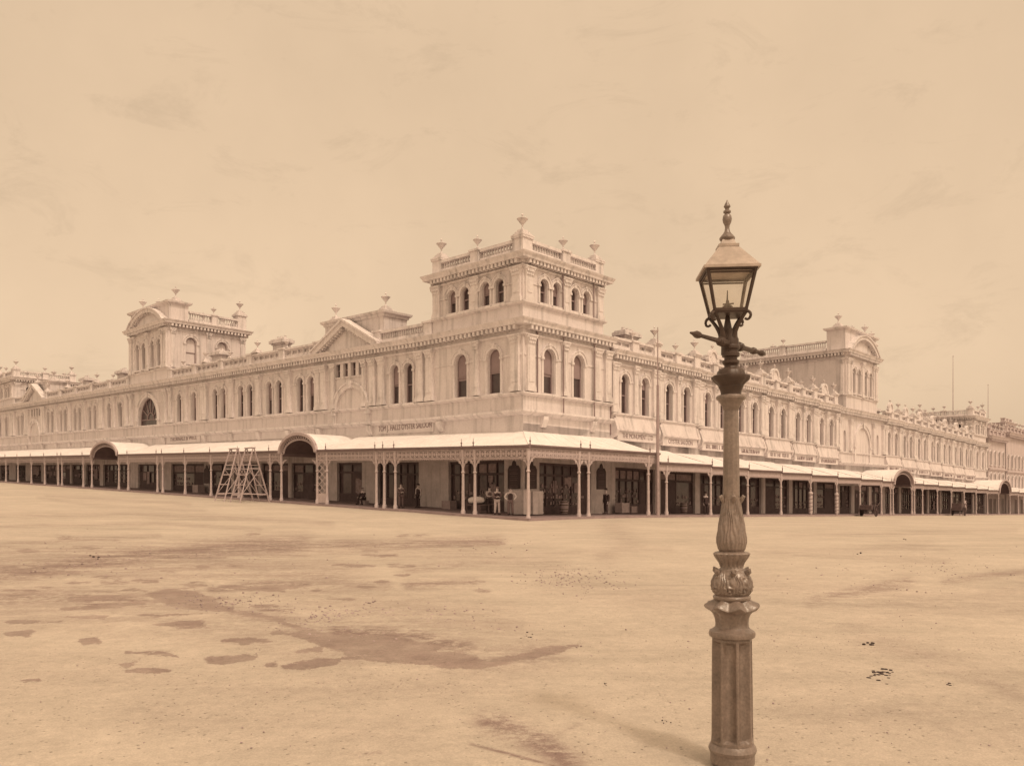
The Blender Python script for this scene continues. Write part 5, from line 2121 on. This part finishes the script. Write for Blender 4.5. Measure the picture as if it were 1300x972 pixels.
# ------------------------------------------------------------------ trestle ladders on the left street
def trestle(a, w, h, label):
    c = PL(a, w)
    root = thing('trestle_ladder', label, 'ladder', (c[0], c[1], ground_z(*c)), ROTL, 'trestle ladders standing by the verandah')
    # local x to the right along the front, y towards the building
    m1, m2, br = MB(), MB(), MB()
    wb, wt, sp = 0.78, 0.56, 1.25
    def leg(sx, sy, u):
        return (sx * (wb + (wt - wb) * u), sy * (sp * (1 - u) + 0.05), h * u)
    for mm, sy in ((m1, -1), (m2, 1)):
        for sx in (-1, 1):
            mm.tube([leg(sx, sy, -0.01), leg(sx, sy, 1.0)], [0.066, 0.056], 4)
        for i in range(5):
            u = 0.13 + i * 0.187
            p, q = leg(-1, sy, u), leg(1, sy, u)
            mm.tube([(p[0] - 0.1, p[1] - sy * 0.02, p[2]), (q[0] + 0.1, q[1] - sy * 0.02, q[2])], 0.045 if sy < 0 else 0.03, 5)
    for sx in (-1, 1):
        br.tube([leg(sx, -1, 0.14), leg(sx, 1, 0.62)], 0.032, 4)
        br.tube([leg(sx, 1, 0.14), leg(sx, -1, 0.62)], 0.032, 4)
        br.tube([leg(sx, -1, 0.15), leg(sx, 1, 0.15)], 0.045, 4)
        br.tube([leg(sx, -1, 0.62), leg(sx, 1, 0.62)], 0.04, 4)
    m1.build('ladder_side', M['wood'], root)
    m2.build('ladder_side', M['wood'], root)
    br.build('brace', M['wood'], root)
    t = MB()
    t.box(T0, -0.62, 0.62, -0.16, 0.16, h, h + 0.07)
    t.build('top_board', M['wood'], root)


trestle(24.4, 5.9, 4.35, 'tall pale timber trestle ladder standing in the street, the one nearer the entrance arch')
trestle(26.75, 6.0, 4.3, 'tall pale timber trestle ladder standing in the street, the one farther from the entrance arch')

# ------------------------------------------------------------------ people, horse and carts
def skin(name, verts, edges, radii, material, parent, sub=2):
    me = bpy.data.meshes.new(name)
    me.from_pydata(verts, edges, [])
    ob = bpy.data.objects.new(name, me)
    COL.objects.link(ob)
    sm = ob.modifiers.new('skin', 'SKIN')
    for i, r in enumerate(radii):
        rr = r if isinstance(r, tuple) else (r, r)
        me.skin_vertices[0].data[i].radius = rr
    me.skin_vertices[0].data[0].use_root = True
    sm.use_smooth_shade = True
    s = ob.modifiers.new('sub', 'SUBSURF')
    s.levels = s.render_levels = sub
    dg = bpy.context.evaluated_depsgraph_get()
    nm = bpy.data.meshes.new_from_object(ob.evaluated_get(dg))
    ob.modifiers.clear()
    ob.data = nm
    bpy.data.meshes.remove(me)
    nm.name = name
    nm.materials.clear()
    nm.materials.append(material)
    ob.parent = parent
    return ob


def person(loc, rz, label, pose='stand', coat='dark_cloth', trousers='dark_cloth', sleeves=None, hat='bowler', arms='down', group=None, apron=False):
    """figure facing local -y, feet at the root"""
    root = thing('person', label, 'person', loc, rz, group)
    k = 1.0
    if pose == 'stand':
        hip, hz = 0.0, 0.90
        P = dict(pel=(0, 0, .92), sp=(0, .01, 1.12), ch=(0, .0, 1.32), nk=(0, -.01, 1.47), hd=(0, -.03, 1.62), ht=(0, -.02, 1.72),
                 lh=(-.10, 0, .88), lk=(-.12, -.03, .48), la=(-.13, .02, .09), lt=(-.15, -.15, .035),
                 rh=(.10, 0, .88), rk=(.12, -.05, .48), ra=(.14, .0, .09), rt=(.17, -.17, .035))
    else:      # sitting on a low box
        P = dict(pel=(0, .05, .46), sp=(0, .04, .68), ch=(0, -.02, .88), nk=(0, -.07, 1.02), hd=(0, -.11, 1.16), ht=(0, -.11, 1.26),
                 lh=(-.10, 0, .46), lk=(-.15, -.42, .50), la=(-.15, -.40, .09), lt=(-.17, -.56, .035),
                 rh=(.10, 0, .46), rk=(.16, -.40, .48), ra=(.18, -.30, .09), rt=(.20, -.47, .035))
    cz = P['ch'][2]
    cy = P['ch'][1]
    A = {
        'down': dict(ls=(-.20, cy, cz + .08), le=(-.27, cy + .03, cz - .22), lw=(-.26, cy - .06, cz - .46), lf=(-.25, cy - .10, cz - .58)),
        'hips': dict(ls=(-.20, cy, cz + .08), le=(-.36, cy + .05, cz - .17), lw=(-.22, cy - .05, cz - .36), lf=(-.16, cy - .09, cz - .40)),
        'front': dict(ls=(-.20, cy, cz + .08), le=(-.25, cy - .08, cz - .19), lw=(-.10, cy - .28, cz - .22), lf=(-.02, cy - .32, cz - .20)),
        'knees': dict(ls=(-.20, cy, cz + .06), le=(-.26, cy - .10, cz - .20), lw=(-.18, cy - .33, cz - .32), lf=(-.16, cy - .42, cz - .36)),
    }[arms]
    P.update(A)
    for n in ('s', 'e', 'w', 'f'):
        x, y, z = P['l' + n]
        P['r' + n] = (-x, y + .015, z)
    names = ['pel', 'sp', 'ch', 'nk', 'hd', 'ht', 'lh', 'lk', 'la', 'lt', 'rh', 'rk', 'ra', 'rt', 'ls', 'le', 'lw', 'lf', 'rs', 're', 'rw', 'rf']
    ix = {n: i for i, n in enumerate(names)}
    E = [('pel', 'sp'), ('sp', 'ch'), ('ch', 'nk'), ('nk', 'hd'), ('hd', 'ht'), ('pel', 'lh'), ('lh', 'lk'), ('lk', 'la'), ('la', 'lt'), ('pel', 'rh'), ('rh', 'rk'), ('rk', 'ra'), ('ra', 'rt'),
         ('ch', 'ls'), ('ls', 'le'), ('le', 'lw'), ('lw', 'lf'), ('ch', 'rs'), ('rs', 're'), ('re', 'rw'), ('rw', 'rf')]
    R = dict(pel=(.14, .11), sp=(.13, .10), ch=(.15, .11), nk=.058, hd=.098, ht=.07, lh=.085, lk=.058, la=.042, lt=.038, ls=.06, le=.042, lw=.03, lf=.035)
    for n in ('h', 'k', 'a', 't', 's', 'e', 'w', 'f'):
        R['r' + n] = R['l' + n]
    V = [P[n] for n in names]
    # nose, fingers and thumbs grow from the same figure
    V2, E2, R2 = list(V), [(ix[a], ix[b]) for a, b in E], [R[n] for n in names]
    skin('body', V2, E2, R2, M['skin'], root, 2)
    # face
    f = MB()
    hx, hy, hz_ = P['hd']
    f.prism_wz(lambda a, w, z: (a, -w, z), [(-hy + .085, hz_ + .02), (-hy + .125, hz_ - .03), (-hy + .085, hz_ - .035)], -.014, .014)
    f.build('nose', M['skin'], root)
    e = MB()
    for sx in (-1, 1):
        e.lathe([(.001, -.008), (.012, -.004), (.012, .004), (.001, .008)], 6, (sx * .036, hy - .088, hz_ + .025))
    e.box(T0, -.03, .03, hy - .1, hy - .085, hz_ - .062, hz_ - .054)
    e.build('eyes', M['hair'], root)
    # hands
    for s_, key in ((-1, 'l'), (1, 'r')):
        h = MB()
        wv, fv = Vector(P[key + 'w']), Vector(P[key + 'f'])
        d = (fv - wv).normalized()
        side = d.cross(Vector((s_, 0.2, 0.1))).normalized()
        for q, ln in ((-1.5, .075), (-.5, .09), (.5, .085), (1.5, .065)):
            b0 = fv + side * q * .018
            h.tube([b0 - d * .03, b0 + d * ln * .5, b0 + d * ln * .85 + Vector((-s_ * .02, 0, 0))], [.011, .010, .007], 6)
        h.tube([wv + d * .05 - side * .025, wv + d * .09 - side * .055, wv + d * .13 - side * .06], [.013, .012, .009], 6)
        h.build('hand', M['skin'], root)
    # clothes as looser skins
    def sub_skin(nm, keys, edges, rad, matk):
        vv = [P[x] for x in keys]
        ii = {x: i for i, x in enumerate(keys)}
        skin(nm, vv, [(ii[a], ii[b]) for a, b in edges], rad, M[matk], root, 2)
    sub_skin('trousers', ['pel', 'lh', 'lk', 'la', 'rh', 'rk', 'ra'], [('pel', 'lh'), ('lh', 'lk'), ('lk', 'la'), ('pel', 'rh'), ('rh', 'rk'), ('rk', 'ra')],
             [(.165, .13), .108, .082, .075, .108, .082, .075], trousers)
    P['c0'] = (P['pel'][0], P['pel'][1], P['pel'][2] - .02)
    P['cn'] = (P['ch'][0], P['ch'][1] - .005, P['ch'][2] + .09)
    sub_skin('waistcoat' if sleeves else 'coat', ['c0', 'sp', 'ch', 'cn'], [('c0', 'sp'), ('sp', 'ch'), ('ch', 'cn')], [(.178, .145), (.165, .13), (.185, .14), (.10, .08)], coat)
    for q in 'lr':
        sub_skin('sleeve', [q + 's', q + 'e', q + 'w'], [(q + 's', q + 'e'), (q + 'e', q + 'w')], [.085, .066, .05], sleeves or coat)
        b = MB()
        a_, t_ = Vector(P[q + 'a']), Vector(P[q + 't'])
        b.tube([a_ + Vector((0, .05, -.04)), a_ + Vector((0, 0, -.03)), (a_ + t_) / 2 + Vector((0, 0, -.0)), t_ + Vector((0, -.04, 0))], [.045, .055, .048, .032], 8)
        b.build('boot', M['dark_cloth'], root, True)
    ht = MB()
    hz2 = P['hd'][2]
    if hat == 'bowler':
        ht.lathe([(.165, hz2 + .055), (.17, hz2 + .065), (.112, hz2 + .07), (.115, hz2 + .12), (.10, hz2 + .17), (.05, hz2 + .195), (.005, hz2 + .2)], 14, (P['hd'][0], P['hd'][1] + .01, 0))
        ht.build('hat', M['dark_cloth'], root, True)
    elif hat == 'cap':
        ht.lathe([(.118, hz2 + .045), (.125, hz2 + .08), (.09, hz2 + .13), (.005, hz2 + .14)], 14, (P['hd'][0], P['hd'][1] + .01, 0))
        ht.box(T0, -.08, .08, P['hd'][1] - .17, P['hd'][1] - .08, hz2 + .05, hz2 + .065)
        ht.build('cap', M['mid_cloth'], root, True)
    else:
        ht.lathe([(.106, hz2 + .0), (.116, hz2 + .05), (.10, hz2 + .105), (.05, hz2 + .13), (.005, hz2 + .135)], 14, (P['hd'][0], P['hd'][1] + .022, 0))
        ht.build('hair', M['hair'], root, True)
    return root


def at_px(px, side, off):
    """point on the footpath or kerb line at a distance off the wall"""
    t = (px - 650.0) / 1032.0
    d = DL if side == 'L' else DR
    n = (-DR[0], -DR[1]) if side == 'L' else (-DL[0], -DL[1])
    ox, oy = W0[0] + n[0] * off, W0[1] + n[1] * off
    u = (t * oy - ox) / (d[0] - t * d[1])
    x, y = ox + u * d[0], oy + u * d[1]
    return x, y, u


def foot(px, side, off, dz=0.0):
    x, y, u = at_px(px, side, off)
    return (x, y, ground_z(x, y) + (0.165 if off < 4.2 else 0.0) + dz)


GRP = 'people on the footpath under the verandah'
FACE = 0.0
person(foot(631, 'L', 3.0), 0.25, 'person in pale trousers and dark waistcoat standing left of the corner post', 'stand', 'dark_cloth', 'grey_cloth', 'mid_cloth', 'cap', 'front', GRP)
person(foot(648, 'L', 2.7), 0.1, 'person in dark waistcoat and white sleeves with hands on hips near corner post', 'stand', 'dark_cloth', 'mid_cloth', 'white_cloth', 'hair', 'hips', GRP)
person(foot(769.5, 'R', 2.3), -1.0, 'person in dark suit and hat standing before the notice board right of the paired posts', 'stand', 'dark_cloth', 'dark_cloth', None, 'bowler', 'down', GRP)
person(foot(509, 'L', 3.1), 0.5, 'person in brown suit standing by the third of three close verandah posts', 'stand', 'mid_cloth', 'mid_cloth', None, 'bowler', 'front', GRP)
person(foot(531, 'L', 1.4), -0.7, 'person in dark coat standing beside the broad pale pier', 'stand', 'dark_cloth', 'dark_cloth', 'grey_cloth', 'hair', 'down', GRP)
person(foot(896, 'R', 3.3), 0.4, 'person in black coat and hat by the post just left of the street lamp', 'stand', 'dark_cloth', 'dark_cloth', None, 'bowler', 'down', GRP)
seat = foot(461, 'L', 2.0)
person(seat, -0.6, 'person in dark clothes sitting hunched on a low slatted crate', 'sit', 'dark_cloth', 'dark_cloth', None, 'cap', 'knees', GRP)
# the crate under the sitter
m = MB()
m.box(T0, -.26, .26, -.1, .36, 0.0, .335)
for z in (.04, .16, .28):
    m.box(T0, -.275, .275, -.115, .375, z, z + .045)
o = m.build('wooden_crate', M['wood'])
o.location = (seat[0], seat[1], seat[2])
o.rotation_euler = (0, 0, -0.6)
tag(o, 'low slatted wooden crate under the sitting person', 'crate')

person(foot(621, 'L', 2.3), 0.7, 'person in brown coat with pale sleeves bent over the dark hand barrow', 'stand', 'mid_cloth', 'dark_cloth', 'grey_cloth', 'hair', 'front', GRP)


# goods stood out on the footpath
def crate(loc, rz, wd, dp, h, label, matk='wood', group=None):
    root = thing('wooden_crate', label, 'crate', loc, rz, group)
    m = MB()
    m.box(T0, -wd / 2 + .02, wd / 2 - .02, -dp / 2 + .02, dp / 2 - .02, 0.0, h - .05)
    n = max(2, int(h / .16))
    for i in range(n):
        z = i * h / n
        m.box(T0, -wd / 2, wd / 2, -dp / 2, dp / 2, z + .012, z + h / n - .012)
    m.build('slats', M[matk], root)
    for sx in (-1, 1):
        for sy in (-1, 1):
            p = MB()
            x, y = sx * (wd / 2 - .01), sy * (dp / 2 - .01)
            p.box(T0, x - .035, x + .035, y - .03, y + .03, 0.0, h + .01)
            p.build('corner_post', M[matk], root)


def barrel(loc, label):
    root = thing('barrel', label, 'barrel', loc)
    m = MB()
    m.lathe([(.24, 0), (.29, .2), (.31, .42), (.29, .64), (.24, .84), (.22, .84), (.22, .80), (.01, .80)], 16)
    m.build('staves', M['polewood'], root, True)
    for z, r in ((.08, .265), (.27, .303), (.57, .303), (.76, .265)):
        h_ = MB()
        h_.lathe([(r, z - .03), (r + .008, z - .03), (r + .008, z + .03), (r, z + .03)], 16)
        h_.build('hoop', M['lampdark'], root, True)


crate(foot(790, 'R', .75), ROTR, .9, .6, .75, 'pale slatted crate before the shop window right of the standing man in dark suit', 'wood')
crate(foot(801, 'R', .75), ROTR, .7, .6, .5, 'low dark slatted crate next to a taller pale one on the right footpath', 'polewood')
barrel(foot(716, 'R', .8), 'lone wooden barrel before the dark shop window right of the corner post')
barrel(foot(868, 'R', .8), 'wooden barrel before the shop just past the tall pole')
crate(foot(570, 'L', .8), ROTL, .8, .6, .6, 'slatted crate against the shop window right of the broad pale pier', 'polewood')
crate(foot(252, 'L', .8), ROTL, 1.1, .7, .8, 'large slatted crate in shadow left of the trestle ladders', 'wood')

# barrow with a pale load by the left hand posts
bx = foot(606, 'L', 2.9)
bar_ = thing('hand_barrow', 'low dark hand barrow standing between the paired posts left of the corner', 'barrow', bx, 0.1)
m = MB()
m.box(T0, -.75, .75, -.38, .38, .50, .58)
for sx in (-1, 1):
    m.tube([(sx * .7, -.34, .54), (sx * .7, -.34, 0.02)], .04, 6)
    m.tube([(sx * .7, .34, .54), (sx * .7, .34, 0.02)], .04, 6)
m.box(T0, -.75, .75, .34, .38, .58, .80)
m.build('tray', M['timber'], bar_)
m = MB()
for sy in (-.34, .34):
    m.tube([(.7, sy, .56), (1.35, sy, .62)], .03, 6)
m.build('handle', M['timber'], bar_)
m = MB()
for i in range(14):
    t = 2 * PI * i / 14
m.lathe([(.26, -.03), (.30, -.03), (.30, .03), (.26, .03)], 16)
w_ = m.build('wheel', M['timber'], bar_, True)
w_.location = (-.1, -.46, .30)
w_.rotation_euler = (PI / 2, 0, 0)
sackv = [(-.62, 0, .78), (-.3, 0.02, .82), (.1, 0, .84), (.5, -.02, .80)]
o = skin('sack', sackv, [(0, 1), (1, 2), (2, 3)], [(.16, .20), (.23, .24), (.24, .25), (.15, .2)], M['white_cloth'], None)
o.location = (bx[0], bx[1], bx[2] + .02)
tag(o, 'plump white sack lying on the dark hand barrow', 'sack')

# pale counters and crates at the corner pier
for (px, off, wd, h, rz, lab) in ((661, 1.0, 1.15, 1.55, ROTL, 'pale packing case against the corner pier, directly under a notice board on the left front'), (678, 1.0, 1.0, 1.5, ROTR, 'pale packing case against the corner pier, under the notice board on the right front')):
    x, y, z = foot(px, 'L' if rz == ROTL else 'R', off)
    m = MB()
    m.box(T0, -wd / 2, wd / 2, -.35, .35, 0, h)
    for z_ in (.05, h * .5, h - .16):
        m.box(T0, -wd / 2 - .02, wd / 2 + .02, -.37, .37, z_, z_ + .10)
    for sx in (-1, 1):
        m.box(T0, sx * (wd / 2 - .06) - .05, sx * (wd / 2 - .06) + .05, -.365, .365, .012, h + .012)
    o = m.build('packing_case', M['pier'])
    o.location = (x, y, z)
    o.rotation_euler = (0, 0, rz)
    tag(o, lab, 'packing case')


# striped barber poles at two posts on the right
def barber(a, lab):
    q = PR(a, 4.0)
    z0 = gL(0) + gR(a) - 0.05
    root = thing('barber_pole', lab, 'barber pole', (q[0], q[1], z0), 0.0, 'striped poles round verandah posts')
    m, s_ = MB(), MB()
    m.lathe([(.19, 0.15), (.19, 2.0), (.23, 2.03), (.23, 2.12), (.14, 2.2), (.14, 2.25)], 14)
    m.build('sleeve', M['grey_cloth'], root, True)
    n = 5
    for i in range(n):
        pts = []
        for j in range(12):
            t = -PI + j / 11 * 2 * PI
            pts.append((.185 * math.cos(t), .185 * math.sin(t), .38 + i * .36 + .26 * j / 11))
        s_.tube(pts, .035, 5)
    s_.build('stripe', M['mid_cloth'], root)


barber(36.85, 'striped barber pole on a verandah post, the one nearer the street lamp')
barber(43.34, 'striped barber pole on a verandah post, the one farther from the street lamp')


# carts
def wheel_mesh(r, name='wheel', spokes=12):
    m = MB()
    m.lathe([(r - .06, -.03), (r, -.03), (r, .03), (r - .06, .03), (r - .06, -.03)], 28)
    m.lathe([(.04, -.1), (.09, -.08), (.09, .08), (.04, .1)], 10)
    for i in range(spokes):
        t = 2 * PI * i / spokes
        m.tube([(.07 * math.cos(t), .07 * math.sin(t), 0), ((r - .04) * math.cos(t), (r - .04) * math.sin(t), 0)], .02, 5)
    return m.mesh(name, M['timber'])


WH = wheel_mesh(.62)


def cart(loc, rz, label, body_mat='timber', shafts=True, raised=False, box_h=.55):
    root = thing('horse_cart' if shafts else 'hand_cart', label, 'cart', loc, rz)
    m = MB()
    m.box(T0, -.95, .95, -.6, .6, .72, .80)
    for sy in (-.6, .56):
        m.box(T0, -.95, .95, sy, sy + .04, .80, .80 + box_h)
    m.box(T0, -.95, -.91, -.56, .56, .80, .80 + box_h)
    m.build('body', M[body_mat], root)
    for sy in (-.74, .74):
        w_ = place('wheel', WH, root, (0, sy, .62))
        w_.rotation_euler = (PI / 2, 0, 0)
    m = MB()
    m.tube([(0, -.8, .62), (0, .8, .62)], .05, 8)
    m.build('axle', M['timber'], root)
    m = MB()
    for sy in (-.4, .4):
        if raised:
            m.tube([(.9, sy, .76), (2.2, sy, 1.5)], .035, 6)
        else:
            m.tube([(.9, sy, .80), (2.9, sy, .95)], .035, 6)
    m.build('shaft', M['timber'], root)
    return root


cart(foot(1103, 'R', 5.6), ROTR, 'small two wheeled cart with raised shafts and no horse, standing at the kerb', 'timber', False, True, .4)
hx_, hy_, hz_ = foot(1217, 'R', 5.8)
cart((hx_, hy_, hz_), ROTR, 'dark two wheeled cart standing behind a pale horse at the far kerb', 'timber', True, False, .9)


def horse(loc, rz, label):
    root = thing('horse', label, 'horse', loc, rz)
    V = [(-.75, 0, 1.32), (-.3, 0, 1.28), (.2, 0, 1.26), (.62, 0, 1.36), (.95, 0, 1.66), (1.15, 0, 1.92), (1.38, 0, 1.78), (1.62, 0, 1.52),
         (-.82, -.17, 1.12), (-.62, -.18, .86), (-.86, -.18, .52), (-.80, -.18, .08), (-.72, -.18, .03),
         (-.82, .17, 1.12), (-.70, .18, .86), (-.95, .18, .52), (-.90, .18, .08), (-.82, .18, .03),
         (.62, -.16, 1.02), (.64, -.16, .56), (.62, -.16, .08), (.70, -.16, .03),
         (.62, .16, 1.02), (.72, .16, .58), (.70, .16, .08), (.78, .16, .03), (1.12, -.07, 2.05), (1.12, .07, 2.05)]
    E = [(0, 1), (1, 2), (2, 3), (3, 4), (4, 5), (5, 6), (6, 7), (0, 8), (8, 9), (9, 10), (10, 11), (11, 12), (0, 13), (13, 14), (14, 15), (15, 16), (16, 17),
         (3, 18), (18, 19), (19, 20), (20, 21), (3, 22), (22, 23), (23, 24), (24, 25), (5, 26), (5, 27)]
    R = [(.27, .29), (.27, .31), (.26, .31), (.25, .30), (.15, .21), (.12, .15), (.10, .13), (.075, .085), .17, .11, .07, .05, .055, .17, .11, .07, .05, .055, .13, .075, .05, .055, .13, .075, .05, .055, .03, .03]
    skin('body', V, E, R, M['horse'], root, 2)
    m = MB()
    m.tube([(-1.0, 0, 1.42), (-1.12, 0, 1.2), (-1.13, 0, .8), (-1.08, 0, .6)], [.05, .07, .08, .03], 8)
    m.build('tail', M['hair'], root, True)
    m = MB()
    for i in range(7):
        u = i / 6
        x, z = .72 + .42 * u, 1.62 + .42 * u
        m.tube([(x, -.03, z), (x - .06, -.11, z - .12), (x - .05, -.14, z - .26)], [.05, .04, .015], 6)
    m.build('mane', M['hair'], root, True)
    m = MB()
    m.lathe([(.30, -.06), (.36, -.05), (.36, .05), (.30, .06)], 16, (0, 0, 0))
    c = m.build('harness_collar', M['timber'], root, True)
    c.location = (.74, 0, 1.36)
    c.rotation_euler = (0, math.radians(62), 0)


d_ = 2.25
horse((hx_ + DR[0] * d_, hy_ + DR[1] * d_, ground_z(hx_ + DR[0] * d_, hy_ + DR[1] * d_)), ROTR, 'pale horse harnessed before a dark cart at the far right kerb')

# ------------------------------------------------------------------ stones and droppings on the street
def ico(m, c, r, rnd):
    n = 6
    rings = []
    fl = rnd.uniform(.45, .8)
    for ph, k in ((-.7, .75), (0.0, 1.0), (.75, .68)):
        rings.append([(c[0] + r * k * math.cos(2 * PI * i / n + ph) * rnd.uniform(.8, 1.2), c[1] + r * k * math.sin(2 * PI * i / n + ph) * rnd.uniform(.8, 1.2), c[2] + r * fl * math.sin(ph)) for i in range(n)])
    p = [q for rr in rings for q in rr]
    fs = [(a * n + i, a * n + (i + 1) % n, (a + 1) * n + (i + 1) % n, (a + 1) * n + i) for a in range(2) for i in range(n)]
    fs.append(tuple(range(2 * n, 3 * n)))
    fs.append(tuple(range(n - 1, -1, -1)))
    m.add(p, fs)


rnd = random.Random(21)
m = MB()
def scatter(px, py, sx, sy, n, r0, r1):
    for _ in range(n):
        x_, y_ = rnd.gauss(px, sx), rnd.gauss(py, sy)
        if y_ < 660 or y_ > 1100:
            continue
        D = 1754.0 / (y_ - 625.0)
        X = (x_ - 650) / 1032 * D
        r = rnd.uniform(r0, r1) * (0.6 + 0.8 * rnd.random())
        ico(m, (X, D, ground_z(X, D) + r * .2), r, rnd)
scatter(480, 782, 60, 9, 520, .006, .020)
scatter(560, 800, 50, 8, 200, .006, .018)
scatter(730, 730, 40, 9, 300, .007, .020)
scatter(300, 760, 50, 6, 160, .006, .018)
scatter(150, 705, 120, 12, 300, .008, .024)
scatter(560, 690, 60, 8, 160, .008, .024)
scatter(1180, 720, 80, 14, 220, .007, .02)
scatter(650, 820, 420, 80, 620, .0025, .008)
scatter(1000, 780, 200, 60, 260, .004, .011)
o = m.build('pebbles', M['pebble'])
o['kind'] = 'stuff'
m = MB()
for px, py, sx, sy, n, r0, r1 in ((1118, 851, 8, 4, 36, .011, .027), (1104, 812, 5, 1.2, 6, .011, .022), (1205, 863, 2, 1.2, 3, .01, .02), (670, 802, 8, 2, 7, .008, .016), (770, 861, 4, 1, 4, .006, .013), (1090, 700, 3, 1, 3, .02, .035), (843, 908, 4, 2, 4, .004, .01), (1148, 684, 3, 1, 2, .025, .04), (120, 705, 6, 1, 4, .02, .04)):
    for _ in range(n):
        x_, y_ = rnd.gauss(px, sx), rnd.gauss(py, sy)
        D = 1754.0 / (y_ - 625.0)
        X = (x_ - 650) / 1032 * D
        r = rnd.uniform(r0, r1)
        ico(m, (X, D, ground_z(X, D) + r * .3), r, rnd)
o = m.build('horse_droppings', M['dung'])
o['kind'] = 'stuff'
